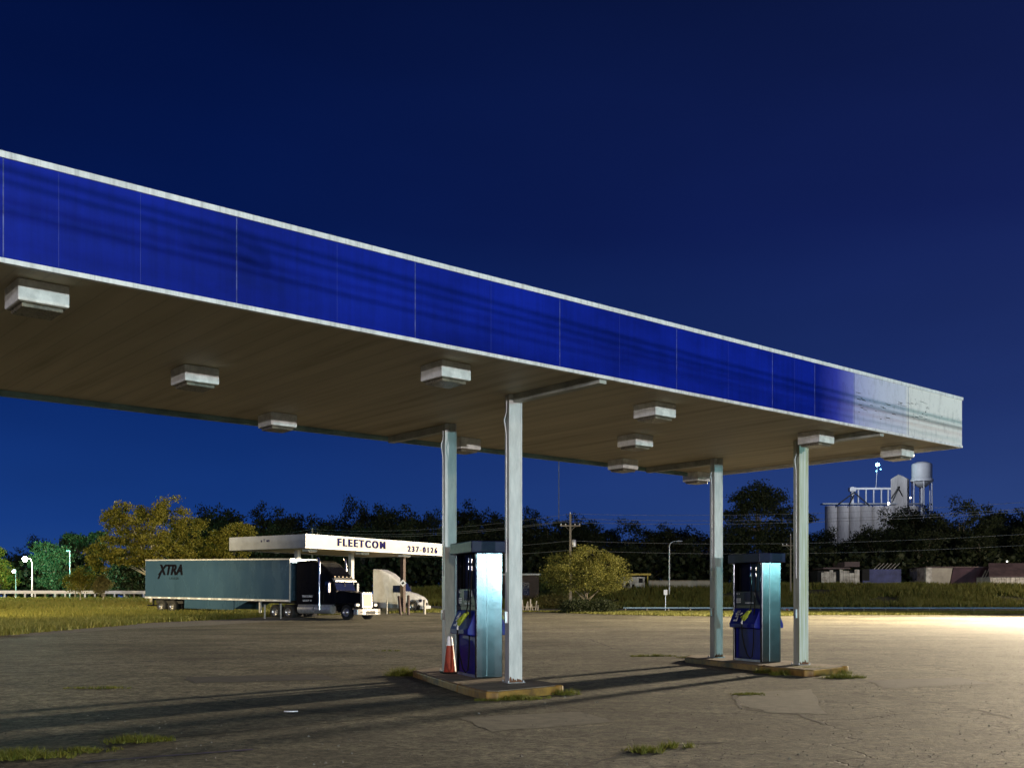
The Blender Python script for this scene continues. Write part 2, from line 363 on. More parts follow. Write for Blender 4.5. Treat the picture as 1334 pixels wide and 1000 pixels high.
def text_obj(txt, size, m, parent, origin, xdir, zdir, bold=.0, spacing=1.0, sx=1.0, shear=0.0, extr=.004, align='CENTER', name='lettering', smear=0):
    cu = bpy.data.curves.new('tmp', 'FONT'); cu.body = txt; cu.size = size; cu.offset = bold; cu.space_character = spacing
    cu.shear = shear; cu.extrude = extr; cu.align_x = align; cu.align_y = 'CENTER'
    t = bpy.data.objects.new('tmp', cu); COL.objects.link(t)
    dg = bpy.context.evaluated_depsgraph_get()
    me = bpy.data.meshes.new_from_object(t.evaluated_get(dg)); me.materials.clear(); me.materials.append(m)
    bpy.data.objects.remove(t); bpy.data.curves.remove(cu)
    xd = Vector(xdir).normalized(); zd = Vector(zdir).normalized(); nrm = xd.cross(zd)
    mt = Matrix((( *(xd*sx),), (*zd,), (*nrm,))).transposed().to_4x4(); mt.translation = Vector(origin)
    if smear:
        bm = bmesh.new()
        for k_ in (-1, 0, 1):
            c_ = me.copy(); c_.transform(Matrix.Translation((k_*smear, 0, k_*.0012))); bm.from_mesh(c_); bpy.data.meshes.remove(c_)
        bm.to_mesh(me); bm.free()
    me.transform(mt); me.name = name
    o = bpy.data.objects.new(name, me); COL.objects.link(o); o.parent = parent
    return o

# ---------------------------------------------------------------- ground
def poly_sheet(name, pts, dz, m, xs=None, ys=None, skirt=.0):
    bm = bmesh.new(); vs = [bm.verts.new((p[0], p[1], 0)) for p in pts]; bm.faces.new(vs)
    for v in (ys or []):
        bmesh.ops.bisect_plane(bm, geom=bm.verts[:]+bm.edges[:]+bm.faces[:], plane_co=(0, v, 0), plane_no=(0, 1, 0))
    for v in (xs or []):
        bmesh.ops.bisect_plane(bm, geom=bm.verts[:]+bm.edges[:]+bm.faces[:], plane_co=(v, 0, 0), plane_no=(1, 0, 0))
    bmesh.ops.triangulate(bm, faces=bm.faces[:])
    for v in bm.verts: v.co.z = G(v.co.x, v.co.y)+dz
    bmesh.ops.recalc_face_normals(bm, faces=bm.faces[:])
    if bm.faces and sum(f.normal.z for f in bm.faces) < 0: bmesh.ops.reverse_faces(bm, faces=bm.faces[:])
    me = bpy.data.meshes.new(name); bm.to_mesh(me); bm.free(); me.materials.append(m)
    o = bpy.data.objects.new(name, me); COL.objects.link(o); o['kind'] = 'structure'
    return o
YS = [58+i*2 for i in range(33)]; XS = [-60+i*5 for i in range(30)]
def axis(a, b, fine_a, fine_b, fine, coarse):
    out = []; v = a
    while v < b:
        out.append(v); v += fine if fine_a <= v < fine_b else coarse
    out.append(b); return out
gx = axis(-900, 1200, -80, 120, 4, 60); gy = axis(-300, 1500, 56, 170, 2, 40)
mb = MB(); nx = len(gx)
mb.v = [(x, y, G(x, y)) for y in gy for x in gx]
mb.f = [(j*nx+i, j*nx+i+1, (j+1)*nx+i+1, (j+1)*nx+i) for j in range(len(gy)-1) for i in range(nx-1)]
mb.sm = [True]*len(mb.f)
tag(mb.build('ground', M['soil']), kind='structure')

edge_px = [(0, 829), (60, 824), (110, 819), (190, 812), (250, 809), (300, 807), (345, 804), (385, 802), (430, 801), (500, 799), (560, 798), (620, 797), (700, 797), (780, 800),
           (860, 802), (930, 803), (1000, 803), (1070, 801), (1150, 801), (1240, 801), (1334, 800)]
edge = [ground_at(*p) for p in edge_px]
wob = []
for i, (a, b_) in enumerate(zip(edge, edge[1:])):
    for k in range(4):
        t = k/4; wob.append((a[0]*(1-t)+b_[0]*t+random.uniform(-.2, .2), a[1]*(1-t)+b_[1]*t+random.uniform(-.25, .25)))
wob.append(edge[-1])
lot = [(-24, -60), (-23, 20), (-21.5, 36)] + wob + [(75, wob[-1][1]+1), (75, -60)]
lot_o = poly_sheet('parking_lot', lot, .03, M['asphalt'], XS, YS)
# gravel shoulder along the ragged left edge
gr = [ground_at(*p) for p in [(0, 829), (110, 819), (190, 812), (300, 807), (385, 802)]]
gi = [ground_at(*p) for p in [(400, 806), (330, 811), (240, 816), (170, 819), (110, 823), (40, 829)]]
poly_sheet('gravel_verge', [(p[0]-.8, p[1]+.6) for p in gr]+gi, .036, M['gravel'], XS, YS)
# road crossing behind the lot
def band(name, off0, off1, dz, m):
    a = [(-140, 134), (-80, 132), (-40, 124), (-10, 113), (20, 108), (60, 106), (140, 105), (300, 105)]
    pts = [(x, y+off0) for x, y in a]+[(x, y+off1) for x, y in reversed(a)]
    return poly_sheet(name, pts, dz, m, [-130+i*6 for i in range(60)], [90+i*2 for i in range(25)])
band('road', -5, 6, .03, M['road'])
band('road_edge_line', -4.6, -4.4, .036, M['paint_white']); band('road_centre_line', .4, .55, .036, M['yellow_strip'])
# long cracks and a faded painted line
def strip(mb, px_pts, w0, jit=.05, dz=.034):
    P = [Vector((*ground_at(*p), 0)) for p in px_pts]; Q = []
    for a, b_ in zip(P, P[1:]):
        n = max(2, int((b_-a).length/.22))
        for k in range(n):
            t = k/n; p = a.lerp(b_, t); p.x += random.uniform(-jit, jit); p.y += random.uniform(-jit, jit); Q.append(p)
    Q.append(P[-1]); vs = []
    for i, p in enumerate(Q):
        d = (Q[min(i+1, len(Q)-1)]-Q[max(i-1, 0)]); d.z = 0; d.normalize(); nrm = Vector((-d.y, d.x, 0))
        w = w0*(random.uniform(.4, 1.4) if jit else 1)*(.3 if i in (0, len(Q)-1) and jit else 1)
        z = G(p.x, p.y)+dz
        vs += [(p+nrm*w)[:2]+(z,), (p-nrm*w)[:2]+(z,)]
    mb.add(vs, [(2*i, 2*i+1, 2*i+3, 2*i+2) for i in range(len(Q)-1)])
mb = MB()
for pts, w in [([(966, 905), (955, 912), (968, 925), (1000, 932), (1040, 934), (1062, 941), (1075, 948)], .024),
               ([(0, 870), (60, 868), (120, 867), (190, 863), (270, 859), (360, 857)], .05),
               ([(250, 909), (330, 921), (420, 932), (500, 938)], .022),
               ([(120, 985), (230, 965), (300, 958), (360, 952), (460, 942), (500, 938), (560, 936)], .022),
               ([(765, 832), (800, 846), (850, 853), (890, 856)], .03),
               ([(560, 845), (600, 838), (680, 836), (765, 832)], .02),
               ([(1110, 903), (1160, 911), (1240, 921), (1334, 942)], .02),
               ([(770, 1000), (830, 984), (880, 975), (960, 969)], .022),
               ([(1334, 902), (1290, 899), (1200, 905), (1110, 903)], .018),
               ([(1060, 829), (1130, 836), (1250, 831), (1334, 838)], .03),
               ([(0, 955), (80, 962), (170, 958)], .01)]:
    strip(mb, pts, w)
tag(mb.build('pavement_cracks', M['crack']), kind='structure')
mb = MB(); strip(mb, [(108, 999), (190, 992), (330, 982)], .035, 0, .036)
mp_ = mat('patched_asphalt', (.17, .158, .118), .85, var=.35, scale=6, bump=.6, bscale=40)
mp2 = mat('tar_patch', (.055, .05, .04), .8, var=.5, scale=3, bump=.6, bscale=30)
for pts_, m_ in (([(965, 903), (1058, 900), (1075, 934), (1000, 931), (962, 921)], mp_), ([(240, 884), (420, 880), (440, 887), (250, 892)], mp2), ([(1130, 888), (1250, 884), (1290, 893), (1150, 899)], mp2), ([(600, 938), (760, 930), (800, 944), (640, 956)], mp_)):
    q_ = [ground_at(*p) for p in pts_]; z_ = []
    for a_, b__ in zip(q_, q_[1:]+q_[:1]):
        for k_ in range(6): t_ = k_/6; z_.append((a_[0]*(1-t_)+b__[0]*t_+random.uniform(-.05, .05), a_[1]*(1-t_)+b__[1]*t_+random.uniform(-.06, .06)))
    poly_sheet('asphalt_patch', z_, .0335, m_)
tag(mb.build('painted_line', M['purple_line']), kind='structure')

# ---------------------------------------------------------------- grass
def blades(rects, n, h, w, seed, mask=None, zoff=.0):
    rng = np.random.default_rng(seed); out = []
    pts = []
    while len(pts) < n:
        x = rng.uniform(rects[0], rects[1]); y = rng.uniform(rects[2], rects[3])
        if mask and not mask(x, y): continue
        pts.append((x, y, G(x, y)+zoff))
    P = np.array(pts); k = 5
    P = np.repeat(P, k, axis=0)+np.concatenate([rng.normal(0, .12, (n*k, 2)), np.zeros((n*k, 1))], 1)
    hh = h*rng.uniform(.4, 1.25, (n*k, 1)); a = rng.uniform(0, 2*np.pi, n*k)
    d = np.stack([np.cos(a), np.sin(a), np.zeros(n*k)], 1)*w
    lean = np.concatenate([rng.normal(0, .3, (n*k, 2)), np.ones((n*k, 1))], 1)*hh
    return np.stack([P-d, P+d, P+lean], 1).reshape(-1, 3)
def inpoly(x, y, poly):
    c = False; n = len(poly); j = n-1
    for i in range(n):
        xi, yi = poly[i]; xj, yj = poly[j]
        if (yi > y) != (yj > y) and x < (xj-xi)*(y-yi)/(yj-yi)+xi: c = not c
        j = i
    return c
def clumpy(x, y): return (math.sin(x*.9+math.sin(y*.7))*math.sin(y*.8+1.3*math.sin(x*.5)))
notlot = lambda x, y: not inpoly(x, y, lot) and x > -.52*y-6
V1 = blades((-60, -9, 36, 82), 26000, .34, .035, 1, lambda x, y: notlot(x, y) and clumpy(x, y) > -.75)
V2 = blades((-75, -20, 82, 122), 9000, .28, .05, 2, notlot)
o = raw_mesh('grass_field', np.concatenate([V1, V2]), 3, M['grass']); tag(o, 'mown yellow green grass on the verge left of the lot', 'grass', kind='stuff')
onroad = lambda x, y: 99.5 < y < 120 and x > -20
V1 = blades((-10, 62, 76, 102), 13000, .2, .05, 3, lambda x, y: notlot(x, y) and y < 101.5)
o = raw_mesh('grass_strip', V1, 3, M['grass']); tag(o, 'thin strip of grass between the lot and the road', 'grass', kind='stuff')
V1 = blades((-14, 100, 120, 146), 22000, .75, .07, 4, lambda x, y: clumpy(x*.4, y*.5) > -.6)
o = raw_mesh('tall_grass_bank', V1, 3, M['grass']); tag(o, 'tall rough grass on the bank beyond the road', 'grass', kind='stuff')
def weeds(px, py, n, spread, h, label, stretch=(1, 0), seed=0):
    x, y = ground_at(px, py); rng = np.random.default_rng(seed+int(px))
    t = np.clip(rng.normal(0, 1, (n, 1)), -1.7, 1.7); P = np.array([[x, y, .03]])+t*np.array([[stretch[0], stretch[1], 0]])*spread+np.concatenate([rng.normal(0, .07, (n, 2)), np.zeros((n, 1))], 1)
    fall = np.exp(-.5*t*t)
    P[:, 2] -= 0
    k = 9; P = np.repeat(P, k, axis=0)+np.concatenate([rng.normal(0, .025, (n*k, 2)), np.zeros((n*k, 1))], 1)
    hh = h*(.35+.8*np.repeat(fall, k, 0))*rng.uniform(.4, 1.1, (n*k, 1)); a = rng.uniform(0, 2*np.pi, n*k)
    d = np.stack([np.cos(a), np.sin(a), np.zeros(n*k)], 1)*.006
    lean = np.concatenate([rng.normal(0, .7, (n*k, 2)), np.ones((n*k, 1))], 1)*hh
    V = np.stack([P-d, P+d, P+lean], 1).reshape(-1, 3)
    org = np.array([[x, y, .03]])
    o = raw_mesh('weed_tuft', V-org, 3, M['weed'], loc=(x, y, .03))
    return tag(o, label, 'weeds', 'weeds growing from the cracks in the lot')
weeds(524, 882, 90, .14, .17, 'thick weed clump at the rear left end of the nearer pump island')
weeds(735, 907, 34, .10, .10, 'small weeds at the front right corner of the nearer pump island')
weeds(668, 914, 110, .28, .07, 'low weeds along the front foot of the nearer island', (1, .35))
weeds(180, 969, 80, .14, .08, 'low row of weeds in the crack at lower left', (1, .25))
weeds(25, 991, 120, .2, .09, 'weeds in the crack at the very bottom left', (1, .2))
weeds(108, 984, 50, .12, .05, 'thin weeds between the two lower left tufts', (1, .2))
weeds(838, 984, 40, .07, .06, 'flat weed tuft at the bottom centre of the lot', (1, .3))
weeds(880, 977, 20, .04, .06, 'tiny upright weed right of the flat bottom tuft')
weeds(978, 907, 45, .14, .04, 'flat weeds in the crack before the farther island', (1, .1))
weeds(850, 856, 60, .3, .08, 'weeds along the crack left of the farther island', (1, .1))
weeds(132, 899, 40, .3, .05, 'sparse weeds in the dark crack at left', (1, .0))
weeds(1098, 885, 70, .2, .10, 'weed clump in front of the farther island corner', (1, .1))
weeds(1052, 880, 220, .42, .15, 'long weed growth along the farther island front', (1, .3))
weeds(1000, 878, 60, .16, .10, 'weeds at the left front of the farther island', (1, .3))
weeds(900, 858, 40, .2, .06, 'small weeds by the rear end of the farther island', (1, .1))
weeds(510, 849, 20, .3, .05, 'faint weeds in mid lot left of the white post', (1, 0))

rng = np.random.default_rng(21); T = []
for _ in range(5200):
    y = 7+rng.random()**1.6*48; x = rng.uniform(-.55, .55)*y
    if math.sin(x*.7+math.sin(y*.5))*math.sin(y*.6+x*.3) < -.25: continue
    r_ = rng.uniform(.004, .013)*(1+.6*(rng.random() < .08)); a = rng.uniform(0, 6.28); c_ = [np.array([x+r_*math.cos(a+k*2.1)*rng.uniform(.7, 1.3), y+r_*math.sin(a+k*2.1)*rng.uniform(.7, 1.3), .031]) for k in range(3)]
    tp = np.array([x, y, .031+r_*rng.uniform(.6, 1.1)])
    for k in range(3): T += [c_[k], c_[(k+1) % 3], tp]
o = raw_mesh('loose_gravel', np.array(T), 3, M['gravel']); tag(o, 'loose small stones scattered over the old asphalt', 'gravel', kind='stuff')

# ---------------------------------------------------------------- canopy
TH = R(40.2); A = Vector((math.cos(TH), math.sin(TH), 0)); B = Vector((-math.sin(TH), math.cos(TH), 0))
CO = Vector((9.35, 21.8, 0)); SB, ST = 4.62, 5.66; LEN, WID = 24.0, 6.9; SZ = 4.70
cano = thing('fuel_canopy', 'long flat filling station canopy with blue fascia and white end panel', 'canopy', CO, TH)
mb = MB(); mb.box(-LEN+.06, -.06, .06, WID-.06, SZ, SZ+.06); mb.build('soffit', M['soffit'], cano)
mb = MB(); mb.box(-LEN+.1, -.1, .1, WID-.1, ST-.3, ST-.25); mb.build('roof_deck', M['beam'], cano)
seams = [0, 2.15, 4.05, 5.3, 6.53, 8.95, 11.38, 13.8, 16.15, 18.5, 20.9, LEN]
for i, (a, b_) in enumerate(zip(seams, seams[1:])):
    m = M['fading'] if i < 3 else M['blue']
    mb = MB(); mb.box(-b_+.004, -a-.004, 0, .05, SB+.05, ST-.055)
    p = mb.build('fascia_panel', m, cano)
    if i < 2: p['label'] = 'weathered white fascia panel with scraped marks'
mb = MB()
for s_ in seams[1:-1]: mb.box(-s_-.005, -s_+.005, -.002, .045, SB+.05, ST-.055)
mb.build('panel_joint', M['seam'], cano)
mb = MB()
for s_ in (5.9, 7.7, 10.2, 12.6, 14.9, 17.2, 18.0, 19.6, 22.3): mb.box(-s_-.002, -s_+.002, -.0015, .04, SB+.06, ST-.065)
mb.build('film_edge', M['film'], cano)
mb = MB()
mb.box(-LEN, .02, -.02, .06, ST-.055, ST+.01); mb.box(-LEN, .012, -.012, .06, SB, SB+.05)
mb.build('front_trim', M['trim'], cano, bevel=.006)
# end face, rear fascia and their lips
mb = MB(); mb.box(-.05, .0, .062, WID, SB+.05, ST-.055); mb.build('end_fascia', M['white_panel'], cano)
mb = MB(); mb.box(-.06, .012, .062, WID, SB, SB+.048); mb.box(-.06, .012, .062, WID, ST-.053, ST+.01); mb.build('end_trim', M['trim'], cano)
mb = MB(); mb.box(-LEN, -.062, WID-.05, WID, SB+.05, ST-.055); mb.box(-LEN, -.062, WID-.062, WID+.012, SB-.01, SB+.048); mb.box(-LEN, -.062, WID-.06, WID+.01, ST-.053, ST+.01)
mb.build('rear_fascia', M['lip'], cano)
mb = MB(); mb.box(-LEN, -LEN+.05, .062, WID-.064, SB, ST); mb.build('far_end_fascia', M['blue'], cano)
# scratches and dents left by lettering taken off the white panels
mb = MB(); rs = random.Random(4)
for k in range(46):
    s_ = rs.uniform(1.3, 3.95); z = 5.22+.28*math.sin(s_*1.3)*.3+rs.gauss(0, .05)-(.22 if k % 3 == 0 else 0)
    w = rs.uniform(.02, .16); mb.box(-s_-w, -s_, -.002, .01, z, z+rs.uniform(.004, .014))
mb.box(-1.5, -1.47, -.002, .01, 5.18, 5.21); mb.box(-.85, -.83, -.002, .01, 5.16, 5.19)
mb.build('scratches', M['grey_band'], cano)

def col_local(p):  # world xy -> canopy local
    v = Vector((p[0], p[1], 0))-CO; return v.dot(A), v.dot(B)
PHI = R(21); A2 = Vector((math.cos(PHI), math.sin(PHI), 0)); B2 = Vector((-math.sin(PHI), math.cos(PHI), 0))
cols = [((.02, 16.62), True), ((-1.16, 19.35), False), ((5.86, 21.3), True), ((4.68, 24.05), False)]
for (p, front) in cols:
    lx, ly = col_local(p)
    c = MB(); h1, h2 = .105, .10
    # rolled box section with a folded lip on each long edge
    c.box(-h1, h1, -h2, h2, .15, SZ)
    c.box(-h1-.006, -h1+.02, -h2-.006, -h2+.02, .15, SZ-.02); c.box(h1-.02, h1+.006, -h2-.006, -h2+.02, .15, SZ-.02)
    o = c.build('column', M['column_stained'] if p[0] == 5.86 else M['column'], cano, (lx, ly, 0), PHI-TH, bevel=.004)
    pl = MB(); pl.box(-.15, .15, -.14, .14, .15, .165); pl.build('base_plate', M['galv'], o, bevel=.003)
    for bx_, by_ in ((-1, -1), (-1, 1), (1, -1), (1, 1)): bo = MB(); bo.tube([(bx_*.128, by_*.12, .165), (bx_*.128, by_*.12, .195)], .012, 6); bo.build('bolt', M['galv'], o)
    ru = MB(); rq = random.Random(int(p[0]*10)+5)
    pz = [(-h1-.0015, .166)]+[(-h1-.0015+k*(2*h1+.003)/14, .175+rq.uniform(0, .05)+.05*rq.random()**3) for k in range(15)]+[(h1+.0015, .166)]
    ru.prism_xz(pz, -h2-.0085, -h2-.002); ru.build('rust_stain', M['rust'], o)
    cd = MB(); y = -.02
    cd.tube([(-h1-.018, y, SZ-.02), (-h1-.018, y, SZ-.28), (-h1-.055, y, SZ-.4), (-h1-.02, y, SZ-.62), (-h1-.018, y, 1.9)], .011, 6)
    cd.box(-h1-.05, -h1-.006, y-.03, y+.03, 1.1, 1.28)
    cd.build('conduit', M['galv'], o)
    bm_ = MB()
    if front: bm_.box(lx-.07, lx+.07, .07, ly+.12, SZ-.13, SZ-.005)
    else: bm_.box(lx-.07, lx+.07, ly-.12, WID-.07, SZ-.13, SZ-.005)
    bm_.build('cross_beam', M['beam'], cano)
# lamps under the canopy
fx = [(-3.6+0, 0, None)]
def at_soffit(px, py): 
    d = (SZ-CH)*F/(HY-py); return Vector((PX(px, d), d, 0))
fix_px = [((28, 371), (68, 377)), ((220.4, 481.3), (287.6, 480.2)), ((334.3, 541), (388.7, 539.8)), ((545, 475.6), (616.3, 474.8)), ((575, 572.5), (632.8, 571.1)),
          ((822.4, 528), (883.5, 526)), ((801.8, 568.5), (853.5, 566.3)), ((789.8, 600.4), (833.7, 597.4)), ((1036, 563.7), (1089.7, 563)), ((1144, 582), (1193.5, 582.2)), ((890, 616), (925, 615.5))]
flab = ['clipped canopy light at the left edge of the picture', 'canopy light second from the left, fully seen near the left', 'small canopy light at the rear left edge with dark writing smears',
        'large canopy light nearest the middle of the blue front', 'canopy light half hidden behind the rear white post', 'canopy light with black blotch on its right corner, right of the near posts',
        'middle one of three stacked canopy lights', 'lowest of the three stacked canopy lights by the rear edge', 'canopy light just above the right front post',
        'last canopy light near the white end panel', 'canopy light beside the top of the right rear post']
slots = []
for a, b_ in fix_px:
    c = (at_soffit(*a)+at_soffit(*b_))/2; l = c-CO; slots.append((l.dot(A), l.dot(B)))
print('FIX', [(round(a, 2), round(b_, 2)) for a, b_ in slots])
proto = None
for (lx, ly), lb in zip(slots, flab):
    w = CO+A*lx+B*ly
    if proto is None:
        f = proto = thing('canopy_light', lb, 'light fixture', (w.x, w.y, SZ), TH, 'box lights under the blue canopy')
        mb = MB(); mb.box(-.25, .25, -.25, .25, -.225, -.002); mb.build('housing', M['tray'], f, bevel=.012)
        mb = MB(); mb.box(-.20, .20, -.20, .20, -.275, -.236); mb.box(-.23, .23, -.23, .23, -.236, -.226); mb.build('lens', M['lens'], f, bevel=.01)
    else:
        f = copy_tree(proto); f.location = (w.x, w.y, SZ); f['label'] = lb

# ---------------------------------------------------------------- pump islands
OFF = Vector((5.85, 4.68, 0))
rear_pts = [(-1.85, 19.6), (-.86, 16.35), (.46, 16.55), (.42, 17.2), (-.55, 20.4), (-1.55, 20.55)]
pad_pts = [(-.84, 16.25), (-.66, 15.72), (-.37, 15.0), (-.2, 14.98), (.72, 16.0), (.76, 16.2), (.55, 16.95), (-.5, 17.0), (-.8, 16.5)]
for i in range(2):
    off = OFF*i
    o = thing('pump_island', ['nearer raised concrete pump island with worn yellow kerb', 'farther raised pump island with weeds over its yellow kerb'][i], 'pump island', (off.x, off.y, 0), 0, 'concrete pump islands')
    inner = lambda pts, k: [(sum(p[0] for p in pts)/len(pts)*k+p[0]*(1-k), sum(p[1] for p in pts)/len(pts)*k+p[1]*(1-k)) for p in pts]
    mb = MB(); mb.prism(inner(rear_pts, .05), .0, .154); mb.prism(inner(pad_pts, .07), 0, .160); mb.build('slab', M['concrete'], o)
    mb = MB(); mb.prism(rear_pts, .0, .145); mb.prism(pad_pts, 0, .150); mb.build('kerb', M['kerb_yellow'], o, bevel=.02)
    mb = MB(); mb.lathe([(.0, .165), (.05, .163), (.062, .15), (.062, 0)], 14, (.72, 16.02, 0)); mb.build('corner_guard', M['kerb_yellow'], o)

# ---------------------------------------------------------------- pumps
def make_pump():
    p = thing('fuel_pump', 'x', 'fuel pump', (0, 0, .155), PHI, 'fuel pumps on the islands')
    mb = MB(); mb.box(-.22, .22, -.53, .53, 0, .045); mb.build('plinth', M['galv'], p)
    mb = MB(); mb.box(-.19, .19, -.472, .50, .045, .72); mb.build('lower_cabinet', M['pump_blue'], p, bevel=.01)
    for s_ in (-1, 1):
        mb = MB(); x0, x1 = sorted((s_*.19, s_*.203)); mb.box(x0, x1, -.44, .46, .08, .70); mb.build('access_door', M['pump_blue'], p, bevel=.008)
    for y0, y1 in ((-.555, -.478), (.505, .55)):
        mb = MB(); mb.box(-.235, .235, y0, y1, .0 if y0 < 0 else .0, 2.10); q = mb.build('side_panel', M['steel'], p, bevel=.012, seg=3)
    mb = MB(); mb.box(-.05, -.044, -.558, -.5552, .02, 2.1); mb.build('panel_fold', M['galv'], p)
    for s_ in (-1, 1):
        mb = MB(); pts = [(s_*.18, 1.13), (s_*.215, 1.13), (s_*.36, .80), (s_*.36, .72), (s_*.18, .70)]
        mb.prism_xz(pts, -.465, .50); mb.build('nozzle_boot', M['pump_blue'], p, bevel=.012)
        x0, x1 = sorted((s_*.17, s_*.212))
        mb = MB(); mb.box(x0, x1, -.47, .50, 1.135, 1.20); mb.build('grade_strip', M['grey_band'], p)
        mb = MB(); x0, x1 = sorted((s_*.15, s_*.218)); mb.box(x0, x1, -.47, .50, 1.205, 1.50); dh = mb.build('display_head', M['pump_dark'], p, bevel=.008)
        mb = MB(); x0, x1 = sorted((s_*.219, s_*.222)); mb.box(x0, x1, -.12, .14, 1.30, 1.47); mb.build('screen', M['screen'], dh)
        mb = MB()
        for r_ in range(3):
            for c_ in range(4): mb.box(x0, x1+.001*s_ if s_ > 0 else x1, .27+c_*.042, .30+c_*.042, 1.25+r_*.036, 1.275+r_*.036)
        mb.build('keypad', M['decal'], dh)
        mb = MB(); mb.box(x0, x1, -.30, -.25, 1.37, 1.47); mb.build('card_slot', M['decal'], dh)
        # rows of tiny printing
        mb = MB(); rs = random.Random(3)
        y = -.22
        while y < .08:
            w = rs.uniform(.012, .028); mb.box(x0, x1, y, y+w, 1.235, 1.262); y += w+.008
        for q in (.30, .36, .40): mb.box(x0, x1, q, q+.02, 1.43, 1.46)
        mb.build('printing', M['decal'], dh)
        # nozzle resting in the boot
        nz = MB(); ax = s_*.33
        nz.tube([(s_*.24, -.16, 1.10), (s_*.31, -.13, 1.03), (s_*.365, -.10, .95), (s_*.395, -.07, .88)], [.03, .045, .042, .028], 10)
        nz.tube([(s_*.35, -.20, 1.04), (s_*.385, -.12, .98), (s_*.39, .0, .94)], [.018, .022, .016], 8)
        nz.tube([(s_*.34, -.22, 1.06), (s_*.38, -.24, .96), (s_*.40, -.14, .87)], .011, 6)
        nb = nz.build('nozzle', M['ngreen'], p)
        sp = MB(); sp.tube([(s_*.395, -.07, .88), (s_*.40, -.05, .84), (s_*.40, -.05, .80)], .015, 8); sp.tube([(s_*.37, -.02, 1.03), (s_*.375, .05, 1.0)], .014, 8); sp.build('nozzle_swivel', M['white_refl'], nb)
        hs = MB()
        hs.tube([(s_*.40, -.05, .81), (s_*.40, -.06, .6), (s_*.38, -.11, .35), (s_*.35, -.18, .15), (s_*.32, -.24, .075), (s_*.29, -.28, .12), (s_*.275, -.30, .4), (s_*.27, -.31, .9), (s_*.262, -.335, 1.4), (s_*.25, -.35, 1.75), (s_*.23, -.36, 2.09)], .013, 8)
        hs.tube([(s_*.20, -.12, 2.09), (s_*.225, -.12, 1.8), (s_*.24, -.16, 1.5), (s_*.27, -.2, 1.2), (s_*.30, -.2, 1.08)], .011, 8)
        ho = hs.build('hose', M['rubber'], p)
        for yy, zz in ((-.353, 1.80), (-.357, 1.93), (-.12, 1.82), (-.12, 1.95)):
            sv = MB(); sv.tube([(s_*(.247 if yy < -.2 else .222), yy, zz), (s_*(.244 if yy < -.2 else .215), yy, zz+.07)], [.017, .02], 8); sv.build('breakaway_coupling', M['chrome'], ho)
    mb = MB(); mb.box(-.10, .10, .03, .44, 1.50, 2.10); mb.build('valance', M['navy'], p, bevel=.01)
    for sx_ in (-.12, .12):
        for y0_ in (.02, .425): mb = MB(); mb.box(sx_-.012, sx_+.012, y0_, y0_+.025, 1.505, 2.10); mb.build('valance_edge', M['steel'], p)
    mb = MB(); mb.box(-.15, .15, -.46, .49, 1.20, 1.497); mb.build('head_core', M['pump_dark'], p)
    mb = MB(); mb.box(-.33, .33, -.585, .60, 2.103, 2.30); mb.build('top_cap', M['navy'], p, bevel=.015)
    t = text_obj('Lift', .19, M['decal'], p, (-.292, .34, .95), (0, -.34, 1), (-.41, .0, -.9), bold=.006, name='lettering') if False else None
    # big white word running up the sloping boot (reads from bottom to top)
    sl = Vector((.145, 0, .33)).normalized()
    text_obj('Lift', .17, M['decal'], p, (-.292, .30, .965), sl, (0, 1, 0), bold=.006, sx=1.15)
    return p
pump = make_pump()
corner = [Vector((-.60, 17.58, 0)), Vector((5.24, 22.0, 0))]
for i in range(2):
    c = corner[i]+A2*.235+B2*.55
    q = pump if i == 0 else copy_tree(pump)
    q.location = (c.x, c.y, .155); q['label'] = ['blue and stainless fuel pump beside the orange cone, nearer island', 'blue and stainless fuel pump with clear white lettering, farther island'][i]

# traffic cone
cx, cy = -1.11, 18.75
cone = thing('traffic_cone', 'orange traffic cone with white collar beside the nearer fuel pump', 'traffic cone', (cx, cy, .155))
mb = MB(); mb.box(-.15, .15, -.15, .15, 0, .03); mb.build('base', M['rubber'], cone, rz=.3, bevel=.008)
mb = MB(); mb.lathe([(.125, .03), (.115, .05), (.062, .50)], 24); mb.build('cone_body', M['orange'], cone)
mb = MB(); mb.lathe([(.0635, .495), (.045, .63), (.04, .66), (.03, .665), (0, .665)], 24); mb.build('reflective_collar', M['white_refl'], cone)

# ---------------------------------------------------------------- second canopy
cc = Vector((PX(398.7, 72), 72, 0)); D = Vector((.549, .836, 0)); ang2 = math.atan2(D.y, D.x)
L2, W2, z0, z1 = 15.6*1.0, 7.6, 5.08, 6.02
c2 = thing('truck_canopy', 'cream fuelling canopy with FLEETCOM lettering behind the parked lorry', 'canopy', (cc.x, cc.y, 0), ang2)
mb = MB(); mb.box(0, L2, 0, .06, z0, z1); mb.build('front_fascia', M['cream'], c2)
mb = MB(); mb.box(-.06, -.002, -.0, W2, z0, z1); mb.build('side_fascia', M['bluegrey'], c2)
mb = MB(); mb.box(0, L2, W2-.06, W2, z0, z1); mb.box(L2-.06, L2, .062, W2-.062, z0, z1); mb.build('rear_fascia', M['bluegrey'], c2)
mb = MB(); mb.box(.002, L2-.062, .062, W2-.062, z0+.06, z0+.12); mb.box(.002, L2-.062, .062, W2-.062, z1-.2, z1-.15); mb.build('soffit', M['soffit'], c2)
mb = MB(); mb.box(-.08, L2, -.03, -.002, z1-.06, z1+.015); mb.box(-.08, L2, -.02, -.002, z0-.01, z0+.05); mb.build('trim', M['trim'], c2)
text_obj('FLEETCOM', .76, M['sign_text'], c2, (5.75, -.012, z0+.50), (1, 0, 0), (0, 0, 1), bold=.018, spacing=1.36, sx=1.13, smear=.045)
text_obj('237-0126', .62, M['sign_text'], c2, (12.9, -.012, z0+.36), (1, 0, 0), (0, 0, 1), bold=.012, spacing=1.45, sx=1.12, smear=.038)
